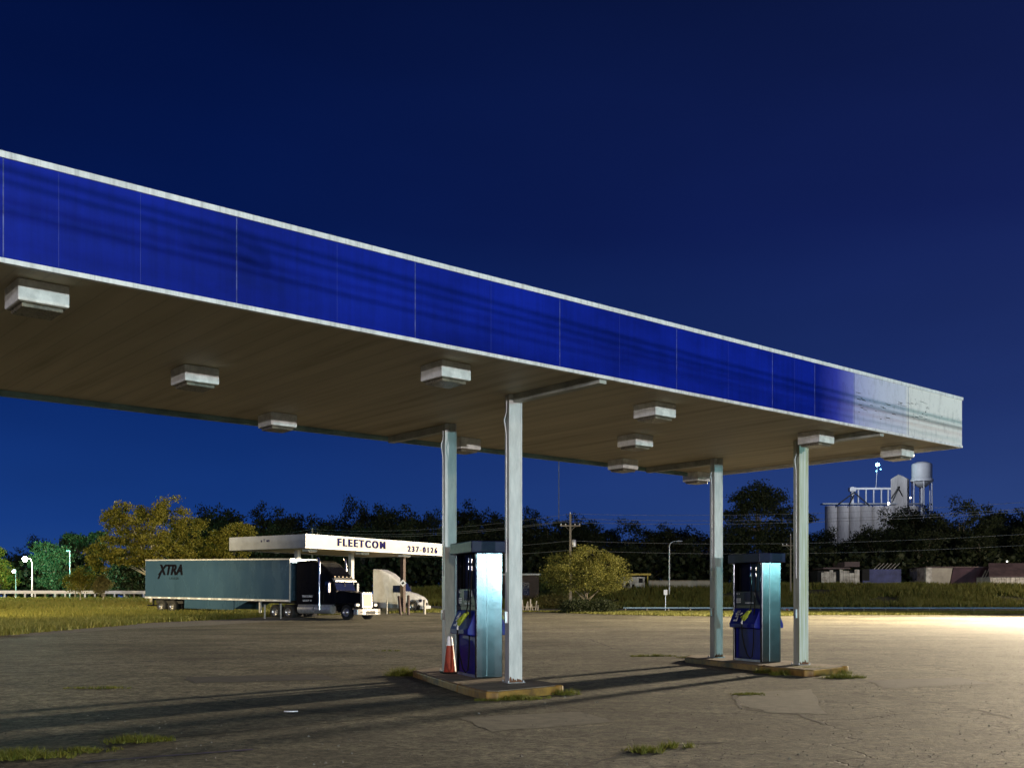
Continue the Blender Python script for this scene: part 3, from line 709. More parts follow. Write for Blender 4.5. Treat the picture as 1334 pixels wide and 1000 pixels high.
text_obj('a  T  am', .26, M['sign_text'], c2, (-.065, 3.9, z0+.6), (0, -1, 0), (0, 0, 1), bold=.01)
for k in (3.0, 8.8, 18.0*.84):
    px_, py_ = k, 3.8
    w = cc+D*k+Vector((-D.y, D.x, 0))*py_
    last = k > 14
    mb = MB(); g = G(w.x, w.y); mb.box(px_-.16, px_+.16, py_-.16, py_+.16, g, z0+.06)
    q = mb.build('column', M['brown_col'] if last else M['column'], c2, bevel=.01)
    if last: q['label'] = 'dark brown column'
for k in (2.0, 7.6, 12.6):
    w = cc+D*k+Vector((-D.y, D.x, 0))*1.6
    if k == 2.0:
        f = thing('canopy_light', 'flat light under the near corner of the cream canopy', 'light fixture', (w.x, w.y, z0+.06), ang2, 'lights under the cream canopy')
        mb = MB(); mb.box(-.45, .45, -.3, .3, -.2, -.002); mb.build('housing', M['tray'], f, bevel=.02)
        mb = MB(); mb.box(-.36, .36, -.24, .24, -.25, -.202); mb.build('lens', M['lens'], f); fp = f
    else:
        f = copy_tree(fp); f.location = (w.x, w.y, z0+.06); f['label'] = 'flat light under the middle of the cream canopy' if k < 8 else 'flat light under the far end of the cream canopy'
dp = MB(); dp.box(-.21, .21, -.012, .012, -.21, .21)
w = cc+D*15.12+Vector((-D.y, D.x, 0))*3.8
dg_ = bpy.data.objects
sg = dp.build('hazard_sign', M['white_refl'], None, (w.x-.05, w.y-.25, 0)); sg.location = (w.x+.03, w.y-.33, 2.9); sg.rotation_euler = (0, R(45), 0)
tag(sg, 'small white diamond sign on the dark column of the cream canopy', 'sign')
sy = MB(); sy.box(-.07, .07, -.016, -.0125, -.1, .1); q = sy.build('symbol', M['black_text'], sg)

# ---------------------------------------------------------------- lorries
def wheel(mbn, parent, x, y, r, w, rim=True, dual=False):
    o = MB(); s_ = -1 if y < 0 else 1
    prof = [(r*.55, -w/2), (r*.9, -w/2), (r, -w/2+.05), (r, w/2-.05), (r*.9, w/2), (r*.55, w/2)]
    o.lathe(prof, 28, (0, 0, 0), 'y'); t = o.build('wheel', M['tyre'], parent, (x, y, r))
    i = MB(); f = s_*(w/2-.03)
    i.lathe([(r*.56, f+s_*.01), (r*.52, f), (r*.45, f-s_*.04), (r*.3, f-s_*.03), (r*.26, f+s_*.02), (r*.16, f+s_*.10), (0, f+s_*.11)] if not dual else
            [(r*.56, f), (r*.5, f-s_*.03), (r*.42, f-s_*.16), (r*.2, f-s_*.15), (r*.18, f-s_*.02), (0, f-s_*.01)], 24, (0, 0, 0), 'y')
    i.build('rim', M['rim'], t); return t
def sec(x, hw_b, hw_t, zb, zt, r=.12):
    # rounded cross-section ring in the y-z plane
    pts = []
    for sy_, sz_, a0 in ((1, 1, 0), (-1, 1, 90), (-1, -1, 180), (1, -1, 270)):
        hw = hw_t if sz_ > 0 else hw_b; cz = (zt-r) if sz_ > 0 else (zb+r*.4); rr = r if sz_ > 0 else r*.4
        for k in range(4):
            a = R(a0+30*k); pts.append((x, sy_*(hw-rr)+rr*math.cos(a), cz+rr*math.sin(a)))
    return pts

hd = Vector((.826, -.563, 0)).normalized(); hang = math.atan2(hd.y, hd.x); lf = Vector((-hd.y, hd.x, 0))
front_right = Vector((PX(377, 73), 73, 0))
tf = front_right+lf*1.3                      # centre of the trailer's front wall
gt = G(tf.x-hd.x*2, tf.y-hd.y*2); gr_ = G(tf.x-hd.x*14, tf.y-hd.y*14)
pitch = math.atan2(gt-gr_, 12)
tr = thing('box_trailer', 'long pale blue grey box trailer with XTRA lettering', 'trailer', (tf.x, tf.y, gt-.02), hang); tr.rotation_euler = (0, -pitch, hang)
LT = 16.0
mb = MB(); mb.box(-LT, 0, -1.29, 1.29, 1.18, 4.10); mb.build('box_body', M['trailer'], tr, bevel=.03)
mb = MB()
for y in (-1.305, 1.305):
    mb.box(-LT, .0, y-.012, y+.012, 4.02, 4.115); mb.box(-LT, .0, y-.014, y+.014, 1.10, 1.24)
mb.box(-.03, .02, -1.31, -1.2, 1.1, 4.1); mb.box(-.03, .02, 1.2, 1.31, 1.1, 4.1); mb.box(-.02, .015, -1.2, 1.2, 3.98, 4.11)
mb.build('edge_rail', M['trailer_edge'], tr)
mb = MB()
x = -LT+1.2
while x < -.5: mb.box(x-.003, x+.003, -1.293, -1.288, 1.25, 4.02); x += 1.22
mb.build('panel_seam', M['trailer'], tr)
for k in range(14):
    x = -LT+.5+k*1.16
    mb = MB(); mb.box(x, x+.30, -1.328, -1.319, 1.13, 1.22); mb.build('marker_strip', M['white_refl'], tr)
mb = MB(); mb.box(-LT, -.2, -.5, -.35, .95, 1.18); mb.box(-LT, -.2, .35, .5, .95, 1.18); mb.box(-LT, -LT+.1, -1.1, 1.1, .5, .6); mb.box(-LT, -LT+.1, -.6, -.5, .5, 1.1); mb.box(-LT, -LT+.1, .5, .6, .5, 1.1)
mb.box(-LT+1, -LT+4.2, -1.0, 1.0, .75, .95); mb.build('underframe', M['chassis'], tr)
for sy_ in (-1, 1):
    mb = MB(); mb.box(-LT+4.7, -LT+10.2, sy_*1.24-.015, sy_*1.24+.015, .42, 1.16); mb.prism_xz([(-LT+10.25, .5), (-LT+10.25, 1.15), (-LT+11.9, 1.15)], sy_*1.22-.012, sy_*1.22+.012); mb.build('side_skirt', M['trailer'], tr)
    mb = MB(); mb.box(-LT+12.6, -LT+12.75, sy_*.95-.07, sy_*.95+.07, .1, 1.18); mb.box(-LT+12.5, -LT+12.85, sy_*.95-.14, sy_*.95+.14, .04, .1); mb.build('landing_leg', M['galv'], tr)
    for x in (-LT+1.9, -LT+3.2): wheel(None, tr, x, sy_*1.02, .51, .5, dual=True)
text_obj('XTRA', 1.1, M['black_text'], tr, (-LT+3.05, -1.297, 3.28), (1, 0, 0), (0, 0, 1), bold=.03, sx=1.0, shear=.28, spacing=.98, smear=.035)
text_obj('L E A S E', .22, M['black_text'], tr, (-LT+3.5, -1.296, 2.66), (1, 0, 0), (0, 0, 1), bold=.004, sx=1.3)
lg = MB(); lg.prism([(0, 0), (.22, 0), (.62, .62), (.42, .62)], 0, .004, Matrix.Translation((-LT+1.5, -1.294, 2.62)) @ Matrix.Rotation(R(90), 4, 'X')); lg.build('logo_stroke', M['black_text'], tr)
text_obj('268459', .18, M['black_text'], tr, (-LT+1.3, -1.296, 1.65), (1, 0, 0), (0, 0, 1), bold=.003) if False else None

def conventional(loc, black=True):
    body = M['black'] if black else M['white_paint']
    t = thing('semi_tractor', 'x', 'lorry', loc, hang)
    if black:
        mb = MB(); mb.loft([sec(-5.75, 1.22, 1.18, .95, 4.02, .12), sec(-4.4, 1.22, 1.17, .95, 4.08, .15), sec(-3.9, 1.2, 1.12, .95, 3.95, .2), sec(-3.35, 1.18, 1.05, .95, 3.62, .25), sec(-2.75, 1.12, 1.0, 2.55, 3.15, .2), sec(-2.45, 1.08, .95, 2.62, 2.86, .1)])
        mb.loft([sec(-3.4, 1.14, 1.10, .95, 2.75, .1), sec(-2.55, 1.10, 1.04, .95, 2.72, .1), sec(-2.2, 1.06, .98, .95, 1.98, .1)])
        mb.build('cab', body, t)
        mb = MB(); mb.loft([sec(-2.25, .98, .92, 1.05, 1.98, .18), sec(-1.2, .72, .66, 1.0, 1.90, .18), sec(-.42, .56, .52, .95, 1.80, .12)]); mb.build('hood', body, t)
        mb = MB()
        mb.prism_xz([(-.44, .80), (-.26, .80), (-.30, 1.86), (-.44, 1.86)], -.50, .50); gl = mb.build('grille', M['bright_metal'], t, bevel=.03)
        mb = MB()
        mb.box(-.285, -.262, -.40, .40, .92, 1.74); mb.build('grille_mesh', M['grille_mesh'], gl)
        mb = MB(); mb.box(-.30, .034, -.9, .9, .50, .54); mb.box(.0, .036, -.45, .45, .40, .62); mb.build('bumper_slot', M['chassis'], gl)
        mb = MB(); mb.prism([(-.45, -1.2), (-.12, -1.15), (0, -.75), (.03, 0), (0, .75), (-.12, 1.15), (-.45, 1.2)], .34, .76); mb.build('bumper', M['bright_metal'], t, bevel=.05)
        for s_ in (-1, 1):
            mb = MB()
            n = 9; arc = [(-1.15+.68*math.cos(R(180*k/n)), .52+.66*math.sin(R(180*k/n))) for k in range(n+1)]
            inn = [(-1.15+.6*math.cos(R(180*k/n)), .52+.58*math.sin(R(180*k/n))) for k in range(n+1)]
            mb.prism_xz(arc+inn[::-1], min(s_*.62, s_*1.2), max(s_*.62, s_*1.2)); mb.build('fender', body, t)
            mb = MB(); mb.box(-.5, -.3, min(s_*.72, s_*1.06), max(s_*.72, s_*1.06), .90, 1.12); hl = mb.build('headlight', M['bright_metal'], t, bevel=.05)
            mb = MB(); mb.box(-3.1, -2.6, s_*1.115-.008, s_*1.115+.008, 1.95, 2.6); mb.build('side_window', M['glass'], t)
            mb = MB(); mb.tube([(-2.55, s_*1.1, 2.55), (-2.45, s_*1.4, 2.6), (-2.45, s_*1.4, 1.75), (-2.5, s_*1.1, 1.7)], .018, 6); mb.box(-2.5, -2.42, s_*1.4-.1, s_*1.4+.1, 1.85, 2.5); mb.build('mirror', M['chrome'], t)
            mb = MB(); mb.tube([(-3.45, s_*1.3, .7), (-3.45, s_*1.3, 3.9), (-3.5, s_*1.3, 4.1), (-3.62, s_*1.3, 4.22)], [.075, .075, .075, .075], 12); mb.build('exhaust_stack', M['chrome'], t)
            mb = MB(); mb.tube([(-5.6, s_*.98, .72), (-4.1, s_*.98, .72)], .32, 20); mb.tube([(-4.0, s_*.98, .72), (-2.5, s_*.98, .72)], .32, 20); mb.build('fuel_tank', M['chrome'] if s_ > 0 else M['galv'], t)
            mb = MB(); mb.box(-5.6, -2.3, min(s_*.95, s_*1.22), max(s_*.95, s_*1.22), .99, 1.03); mb.build('step', M['galv'], t)
            wheel(None, t, -1.15, s_*1.0, .52, .3)
            for x in (-6.6, -7.9): wheel(None, t, x, s_*.95, .52, .55, dual=True)
        mb = MB(); mb.add([(-2.24, -.93, 2.0), (-2.24, .93, 2.0), (-2.52, .88, 2.64), (-2.52, -.88, 2.64)], [(0, 1, 2, 3)]); mb.add([(-2.20, -.93, 2.0), (-2.20, .93, 2.0), (-2.48, .88, 2.64), (-2.48, -.88, 2.64)], [(0, 1, 2, 3)]); mb.build('windscreen', M['glass'], t)
        mb = MB(); mb.box(-2.36, -2.32, -.02, .02, 1.98, 2.66); mb.build('screen_pillar', M['black'], t)
        mb = MB(); mb.prism_xz([(-2.55, 2.66), (-2.2, 2.58), (-2.2, 2.68), (-2.55, 2.82)], -1.02, 1.02); mb.build('sun_visor', M['bright_metal'], t, bevel=.01)
        for k in range(5): mb = MB(); mb.box(-2.62, -2.52, -.8+k*.38, -.7+k*.38, 2.87, 2.95); mb.build('roof_marker', M['amber'], t)
        for yy in (-1.225,):
            text_obj('TRUCKING', .2, M['decal'], t, (-4.7, yy, 1.6), (1, 0, 0), (0, 0, 1), bold=.003)
            text_obj('US DOT 12', .17, M['decal'], t, (-4.7, yy, 1.3), (1, 0, 0), (0, 0, 1), bold=.003)
    else:
        mb = MB(); mb.loft([sec(-6.2, 1.22, 1.2, .85, 4.05, .15), sec(-5.4, 1.22, 1.18, .85, 4.0, .2), sec(-4.3, 1.2, 1.1, .85, 3.62, .3), sec(-3.4, 1.17, 1.0, .85, 3.05, .3), sec(-2.9, 1.14, .95, .85, 2.75, .2), sec(-2.35, 1.1, .95, .85, 1.95, .15)])
        mb.build('cab', body, t)
        mb = MB(); mb.loft([sec(-2.4, 1.08, .92, .9, 1.95, .2), sec(-1.4, .98, .78, .8, 1.75, .25), sec(-.5, .9, .62, .6, 1.45, .25), sec(-.1, .78, .5, .5, 1.15, .15)]); mb.build('hood', body, t)
        mb = MB(); mb.prism_xz([(-.4, .3), (.02, .32), (.05, .62), (-.3, .68)], -1.18, 1.18); mb.build('bumper', body, t, bevel=.05)
        mb = MB(); mb.prism_xz([(-.12, .66), (-.02, .68), (-.18, 1.12), (-.3, 1.12)], -.5, .5); mb.build('grille', M['chassis'], t, bevel=.02)
        for s_ in (-1, 1):
            mb = MB(); mb.box(-3.75, -2.85, s_*1.15-.02, s_*1.15+.02, 1.85, 2.5); mb.build('side_window', M['glass'], t)
            mb = MB(); mb.box(-2.72, -2.62, s_*1.38-.1, s_*1.38+.1, 1.75, 2.5); mb.tube([(-2.8, s_*1.1, 2.1), (-2.68, s_*1.38, 2.1)], .03, 6); mb.build('mirror', M['chassis'], t)
            mb = MB(); mb.box(-.62, -.28, min(s_*.66, s_*.95), max(s_*.66, s_*.95), .95, 1.22); mb.build('headlight', M['glass'], t, bevel=.05)
            mb = MB(); mb.box(-5.6, -2.2, min(s_*.9, s_*1.2), max(s_*.9, s_*1.2), .4, .9); mb.build('side_fairing', M['white_paint'], t, bevel=.03)
            mb = MB(); mb.lathe([(.62, -.15), (.66, 0), (.62, .15)], 24, (-1.3, s_*1.02, .52), 'y'); mb.build('wheel_arch', M['chassis'], t)
            wheel(None, t, -1.3, s_*1.05, .52, .3)
            for x in (-6.7, -8.0): wheel(None, t, x, s_*.95, .52, .55, dual=True)
        mb = MB(); mb.add([(-2.33, -.95, 1.95), (-2.33, .95, 1.95), (-2.86, .88, 2.72), (-2.86, -.88, 2.72), (-2.30, -.95, 1.97), (-2.30, .95, 1.97), (-2.83, .88, 2.74), (-2.83, -.88, 2.74)], [(0, 1, 2, 3), (4, 5, 6, 7)]); mb.build('windscreen', M['glass'], t)
    mb = MB(); mb.box(-8.5, -.6, -.45, -.3, .6, .85); mb.box(-8.5, -.6, .3, .45, .6, .85); mb.box(-7.6, -6.6, -.5, .5, .88, 1.05); mb.box(-8, -6, -.9, .9, .45, .55)
    mb.build('chassis', M['chassis'], t)
    return t
p = tf+hd*6.35
tb = conventional((p.x, p.y, G(p.x, p.y)+.03)); tb['label'] = 'black semi tractor with chrome grille coupled to the pale trailer'
wx = Vector((PX(556, 91), 91, 0))
tw = conventional((wx.x, wx.y, G(wx.x, wx.y)+.03), False); tw['label'] = 'white aerodynamic semi tractor parked behind the black one'; tw.rotation_euler = (0, 0, R(-14)); tw.scale = (.73, .9, .93)

# bollards and posts by the diesel island
for px, py, h, lb in ((553, 800, 1.2, 'pale bollard right of the dark column'), (532, 801, 1.55, 'thick brown post before the white tractor'), (522, 801, 1.5, 'leaning brown post before the white tractor'), (504, 800, 1.1, 'thin post left of the brown posts')):
    x, y = ground_at(px, py); mb = MB(); mb.tube([(0, 0, 0), (0, 0, h-.03), (0, 0, h)], [.11 if px != 504 else .05]*2+[.07 if px != 504 else .03], 12)
    o = mb.build('bollard', M['brown_col'] if px in (532, 522) else M['old_white'], None, (x, y, G(x, y)+.02)); tag(o, lb, 'bollard', 'posts beside the diesel lane')
    if px == 522: o.rotation_euler = (0, R(-6), 0)
for px, py, h in ((345, 806, 1.0), (366, 806, 1.0)):
    x, y = ground_at(px, py); mb = MB(); mb.box(-.05, .05, -.05, .05, 0, h); mb.box(-.056, .056, -.056, .056, h-.2, h-.1)
    o = mb.build('marker_post', M['old_white'], None, (x, y, G(x, y))); tag(o, 'short pale marker post in the grass beside the trailer, ' + ('left one' if px == 345 else 'right one'), 'post', 'marker posts in the grass by the trailer')

# ---------------------------------------------------------------- trees
def crown(blobs, n, size, seed, sub=26, spread=.26):
    rng = np.random.default_rng(seed); out = []
    vol = np.array([b[3]*b[4]*b[5] for b in blobs])**.67; cnt = (vol/vol.sum()*n).astype(int)
    for (cx, cy, cz, rx, ry, rz), c in zip(blobs, cnt):
        d = rng.normal(size=(sub, 3)); d /= np.linalg.norm(d, axis=1, keepdims=True)
        rad = rng.uniform(.45, 1.0, (sub, 1))**.6
        cen = d*rad
        w = rng.uniform(.5, 1.5, sub); idx = rng.choice(sub, c, p=w/w.sum())
        pts = cen[idx]+rng.normal(0, spread, (c, 3))*np.array([1, 1, .75])
        out.append(pts*np.array([rx, ry, rz])+np.array([cx, cy, cz]))
    P = np.concatenate(out); m = len(P)
    u = rng.normal(size=(m, 3)); u /= np.linalg.norm(u, axis=1, keepdims=True)
    v = np.cross(u, rng.normal(size=(m, 3))); v /= np.linalg.norm(v, axis=1, keepdims=True)
    s = size*rng.uniform(.5, 1.3, (m, 1)); u *= s; v *= s*.55
    return np.stack([P-u, P-v*.9+u*.1, P+u, P+v], 1).reshape(-1, 3)
def trunk_mesh(seed, H, r, base_z, targets):
    rs = random.Random(seed); mb = MB()
    top = Vector((rs.uniform(-.3, .3), rs.uniform(-.3, .3), H))
    spine = [Vector((0, 0, -.2)).lerp(top, t)+Vector((rs.uniform(-1, 1), rs.uniform(-1, 1), 0))*(.04*H*t) for t in (0, .25, .5, .75, 1)]
    mb.tube(spine, [r*1.2, r, r*.75, r*.5, r*.2], 8)
    for tx in targets:
        tgt = Vector(tx); z0_ = max(base_z, tgt.z*.35); st = Vector((0, 0, z0_)).lerp(top, .05); st.z = z0_
        mid = st.lerp(tgt, .5)+Vector((rs.uniform(-.3, .3), rs.uniform(-.3, .3), .1*H*rs.uniform(0, 1)))
        mb.tube([st, mid, tgt], [r*.5, r*.3, r*.1], 6)
    return mb
def make_tree(name, label, loc, blobs, n, size, leaf, H, r, seed, bark='bark', group=None, base_z=1.0, cat='tree', sub=26, spread=.26):
    t = thing(name, label, cat, loc, 0, group)
    raw_mesh('crown', crown(blobs, n, size, seed, sub, spread), 4, M[leaf], t)
    trunk_mesh(seed, H, r, base_z, [(b[0], b[1], b[2]) for b in blobs]).build('trunk', M[bark], t)
    return t
def rblobs(seed, R0, Hc, zc, k=9, flat=1.0):
    rs = random.Random(seed); out = []
    for i in range(k):
        a = rs.uniform(0, 6.28); q = rs.uniform(.1, .75)
        z = zc+Hc*rs.uniform(-.75, .72); e = math.sqrt(max(.08, 1-((z-zc)/Hc)**2))
        rr = R0*rs.uniform(.32, .52)
        out.append((math.cos(a)*R0*q*e, math.sin(a)*R0*q*e, z, rr, rr, rr*.8*flat))
    return out
# foreground-left olive tree behind the trailer, and its neighbour
d = 104; x = PX(196, d); g = G(x, d)
k_ = d/F
bl = [(PX(px, d)-x, dy, PZ(py, d)-g, r1*k_, r1*k_, r2*k_) for px, py, r1, r2, dy in
      [(222, 668, 24, 20, 0), (195, 672, 20, 18, 1), (168, 670, 20, 17, -1), (148, 676, 15, 14, 0), (240, 684, 22, 18, 1), (205, 694, 26, 18, -2), (175, 700, 24, 16, 0),
       (150, 712, 22, 16, -1), (142, 733, 16, 14, -2), (235, 706, 24, 14, 1), (190, 715, 26, 12, 2), (158, 690, 22, 16, 1), (178, 726, 26, 12, -2), (215, 724, 26, 12, -2), (132, 722, 14, 14, -1), (238, 722, 20, 12, -1)]]
make_tree('broadleaf_tree', 'large olive green tree with pale limbs behind the rear of the trailer', (x, d, g), bl, 34000, .12, 'leaf_olive', 8, .13, 5, 'bark_pale', None, 2.6, spread=.17, sub=24)
x = PX(290, d); g = G(x, d)
bl = [(PX(px, d)-x, dy, PZ(py, d)-g, r1*k_, r1*k_, r2*k_) for px, py, r1, r2, dy in
      [(303, 692, 18, 13, 0), (315, 705, 14, 14, 0), (280, 700, 22, 14, 1), (262, 712, 16, 14, 0), (300, 718, 22, 14, -1), (275, 726, 20, 12, 0), (310, 690, 9, 8, 0)]]
make_tree('broadleaf_tree', 'yellow olive tree between the big tree and the cream canopy', (x, d+2, g), bl, 15000, .12, 'leaf_olive', 6, .22, 6, 'bark', None, 1.5, spread=.17, sub=24)
# small many-stemmed shrubs by the left fence
for px, w_, t_, b_, sd, lb in ((105, 24, 742, 783, 1, 'many stemmed round shrub by the white rail, larger'), (133, 13, 750, 783, 2, 'small shrub right of the many stemmed one')):
    d = 112; x = PX(px, d); g = G(x, d); k_ = d/F; H = PZ(t_, d)-g
    bl = [(rr*math.cos(a)*w_*k_*.5, rr*math.sin(a)*w_*k_*.4, H*zf, w_*k_*.55, w_*k_*.5, H*.22) for rr, a, zf in ((.9, 0, .62), (.9, 2, .7), (.8, 3.3, .6), (.7, 5, .78), (.2, 1, .85), (.5, 4, .5))]
    make_tree('shrub', lb, (x, d, g), bl, 5000, .09, 'leaf_pale' if sd == 2 else 'leaf_olive', H*.6, .07, sd, 'bark_pale', 'shrubs on the left verge', .1, 'shrub')
# green lit trees at far left
for i, (px, w_, t_, d, lf_, lb) in enumerate([(72, 26, 692, 150, 'leaf_green', 'green lit tree behind the left street lamp'), (104, 26, 690, 158, 'leaf_green', 'taller green lit tree behind the blue pole'), (128, 18, 676, 160, 'leaf_green', 'narrow green lit tree beside the big olive tree'),
                                     (88, 22, 684, 185, 'leaf_dark', 'dark tree top above the green lit trees'), (50, 14, 697, 190, 'leaf_dark', 'dark tree just right of the left street lamp'), (-4, 22, 706, 150, 'leaf_olive', 'olive tree cut by the left edge of the picture'),
                                     (110, 30, 735, 150, 'leaf_dark', 'low dark tree behind the shrubs at far left'), (165, 30, 725, 150, 'leaf_dark', 'low dark tree behind the left end of the trailer')]):
    x = PX(px, d); g = G(x, d); k_ = d/F; H = PZ(t_, d)-g
    make_tree('broadleaf_tree', lb, (x, d, g), rblobs(50+i, w_*k_, H*.46, H*.52, 12), 9000, .2, lf_, H*.7, .25, 50+i, 'bark', None, 1.0)
# bush tree with clipped round hedge under it, mid-right
d = 99; x = PX(764, d); g = G(x, d); k_ = d/F
bl = [(PX(px, d)-x, dy, PZ(py, d)-g, r1*k_, r1*k_, r2*k_) for px, py, r1, r2, dy in
      [(765, 724, 26, 13, 0), (740, 733, 24, 14, 1), (792, 735, 22, 14, -1), (725, 748, 20, 12, 0), (760, 748, 34, 16, -1), (800, 752, 20, 14, 0), (745, 762, 26, 10, 0), (785, 764, 26, 9, 1), (715, 752, 11, 12, 0)]]
make_tree('broadleaf_tree', 'low spreading olive tree over clipped round bushes in mid lot edge', (x, d, g), bl, 26000, .08, 'leaf_bush', 3.2, .09, 9, 'bark', None, .6, sub=40, spread=.2)
for i, (px, w_, t_, lb) in enumerate([(752, 24, 776, 'clipped dome bush under the spreading tree, left one'), (785, 22, 777, 'clipped dome bush under the spreading tree, right one')]):
    d = 96; x = PX(px, d); g = G(x, d); k_ = d/F; H = PZ(t_, d)-g
    bl = [(0, 0, H*.35, w_*k_*.8, w_*k_*.7, H*.52), (w_*k_*.3, 0, H*.3, w_*k_*.6, w_*k_*.6, H*.45), (-w_*k_*.35, 0, H*.3, w_*k_*.6, w_*k_*.6, H*.45)]
    make_tree('clipped_bush', lb, (x, d, g), bl, 7000, .07, 'leaf_dark', H*.5, .08, 20+i, 'bark', 'clipped bushes', .05, 'bush', 60, .2)
# yellow lit low plants behind the trail
d = 118; x = PX(722, d); g = G(x, d)
make_tree('shrub', 'bright yellow green shrub between the road and the spreading tree', (x, d, g), [(0, 0, .9, 1.8, .8, .8), (1.5, 0, .8, 1.3, .8, .7), (-1.2, 0, .7, 1, .7, .6)], 4000, .12, 'leaf_pale', .8, .06, 31, 'bark', None, .1, 'shrub')
# the big round pine and the trees that ring the background
d = 165; x = PX(988, d); g = G(x, d); k_ = d/F
bl = [(PX(px, d)-x, dy, PZ(py, d)-g, r1*k_, r1*k_, r2*k_) for px, py, r1, r2, dy in
      [(985, 640, 20, 12, 0), (970, 652, 20, 12, 0), (1005, 648, 20, 12, 1), (985, 662, 26, 12, -1), (955, 672, 16, 9, 0), (1022, 668, 16, 10, 0), (1045, 676, 16, 7, 0), (975, 688, 28, 12, 0), (1010, 690, 24, 11, 0), (985, 706, 30, 12, -2), (1018, 708, 22, 12, -2), (955, 704, 20, 12, -1)]]
make_tree('pine_tree', 'tall round topped pine between the two right posts', (x, d, g), bl, 24000, .19, 'leaf_dark', 16, .22, 12, 'bark', None, 9, sub=44, spread=.24)
protos = []
def wood_proto(i, leaf):
    t = make_tree('woodland_tree', 'dark broad tree in the wood behind the road', (0, 0, 0), rblobs(100+i, 6.0, 6.2, 8.6, 15), 8500, .25, leaf, 11, .35, 100+i, 'bark', 'trees of the dark wood on the skyline', 2, sub=13, spread=.22)
    return t
protos = [wood_proto(i, 'leaf_dark') for i in range(5)]
used = set()
sky_px = [(20, 712), (45, 700), (250, 668), (268, 661), (292, 657), (318, 662), (340, 659), (352, 664), (372, 664), (392, 668), (432, 664), (458, 651), (478, 657), (500, 660), (520, 657), (545, 658), (566, 666), (590, 662),
          (612, 655), (640, 662), (665, 664), (690, 664), (715, 667), (742, 672), (765, 673), (790, 677), (815, 678), (840, 682), (865, 684), (890, 684), (915, 683), (938, 684), (960, 690), (1010, 690), (1040, 692),
          (1065, 682), (1082, 688), (1100, 696), (1118, 694), (1130, 690), (1144, 676), (1157, 665), (1174, 672), (1186, 662), (1206, 658), (1232, 664), (1250, 650), (1272, 664), (1296, 660), (1318, 662), (1340, 658), (1362, 660), (1390, 655)]
rs = random.Random(11); n = 0
first = [True]*5
def put(px, py, d):
    global n
    i = n % 5; n += 1
    x = PX(px, d); g = G(x, d); H = PZ(py, d)-g; s_ = H/15.0
    if H < 3: return
    t = protos[i] if first[i] else copy_tree(protos[i]); first[i] = False
    t.location = (x, d, g); t.rotation_euler = (0, 0, rs.uniform(0, 6.28)); w_ = rs.uniform(.75, 1.1)*(s_*.6+.3); t.scale = (w_, w_, s_)
for px, py in sky_px: put(px, py, rs.uniform(165, 185) if px > 1060 else rs.uniform(185, 225))
for k in range(62):                      # lower trees that fill in under the skyline
    px = -40+k*24+rs.uniform(-6, 6)
    tops = [py for p_, py in sky_px if abs(p_-px) < 40]; base = (sum(tops)/len(tops)) if tops else 700
    if -60 < px-80 < 90: continue
    put(px, base+rs.uniform(16, 34), rs.uniform(155, 170) if px > 1060 else rs.uniform(160, 180))
# understorey mass closing the foot of the wood
rng = np.random.default_rng(5); m_ = 26000
px = rng.uniform(-60, 1420, m_); dd = rng.uniform(150, 172, m_); zz = rng.beta(1.2, 1.6, m_)*5.5
gg = np.array([G(PX(a, b_), b_) for a, b_ in zip(px, dd)])
P = np.stack([(px-HX)/F*dd, dd, gg+zz+.6*np.sin(px*.21)], 1)
u = rng.normal(size=(m_, 3)); u /= np.linalg.norm(u, axis=1, keepdims=True); v = np.cross(u, rng.normal(size=(m_, 3))); v /= np.linalg.norm(v, axis=1, keepdims=True)
keep = ~((px > 660) & (px < 950) & (dd < 156)); P, u, v = P[keep], u[keep]*.42, v[keep]*.3
o = raw_mesh('undergrowth', np.stack([P-u, P-v, P+u, P+v], 1).reshape(-1, 3), 4, M['leaf_dark']); tag(o, 'dark undergrowth along the foot of the wood', 'undergrowth', kind='stuff')

# ---------------------------------------------------------------- poles and wires
def util_pole(x, y, H, label, arms=True, r=.14, ins=True, base=None):
    g = G(x, y) if base is None else base
    t = thing('utility_pole', label, 'utility pole', (x, y, g), 0, 'roadside utility poles')
    mb = MB(); mb.tube([(0, 0, -.2), (0, 0, H*.5), (0, 0, H)], [r*1.25, r, r*.75], 10); mb.build('pole_shaft', M['wood'], t)
    if arms:
        mb = MB(); mb.box(-1.1, 1.1, -.06, .06, H-1.35, H-1.22); mb.tube([(-.6, .08, H-1.28), (0, .12, H-1.9)], .02, 5); mb.tube([(.6, .08, H-1.28), (0, .12, H-1.9)], .02, 5); mb.build('crossarm', M['wood'], t)
        mb = MB()
        for xx in (-1.0, -.5, .5, 1.0): mb.lathe([(.02, 0), (.07, .03), (.04, .07), (.07, .11), (.03, .17), (0, .18)], 10, (xx, 0, H-1.22))
        mb.lathe([(.02, 0), (.07, .03), (.04, .07), (.07, .11), (.03, .17), (0, .18)], 10, (0, 0, H))
        mb.build('insulator', M['decal'], t)
    if ins:
        mb = MB(); mb.lathe([(0, 0), (.22, .02), (.24, .1), (.24, .75), (.2, .82), (0, .86)], 16, (.38, 0, H-3.6)); mb.build('transformer', M['galv'], t)
    return t
d1 = 113; p1 = Vector((PX(743, d1), d1, 0)); H1 = PZ(669, d1)-G(p1.x, p1.y)
util_pole(p1.x, p1.y, H1, 'tall wooden utility pole with crossarm above the spreading tree')
d0 = 160; p0 = Vector((PX(407, d0), d0, 0)); H0 = PZ(689, d0)-G(p0.x, p0.y)
util_pole(p0.x, p0.y, H0, 'distant utility pole showing above the cream canopy', ins=False)
pR = Vector((62, 88, 0)); HR = 11.2
util_pole(pR.x, pR.y, HR, 'utility pole off the right edge', ins=False)
d2 = 133; x = PX(1030, d2)
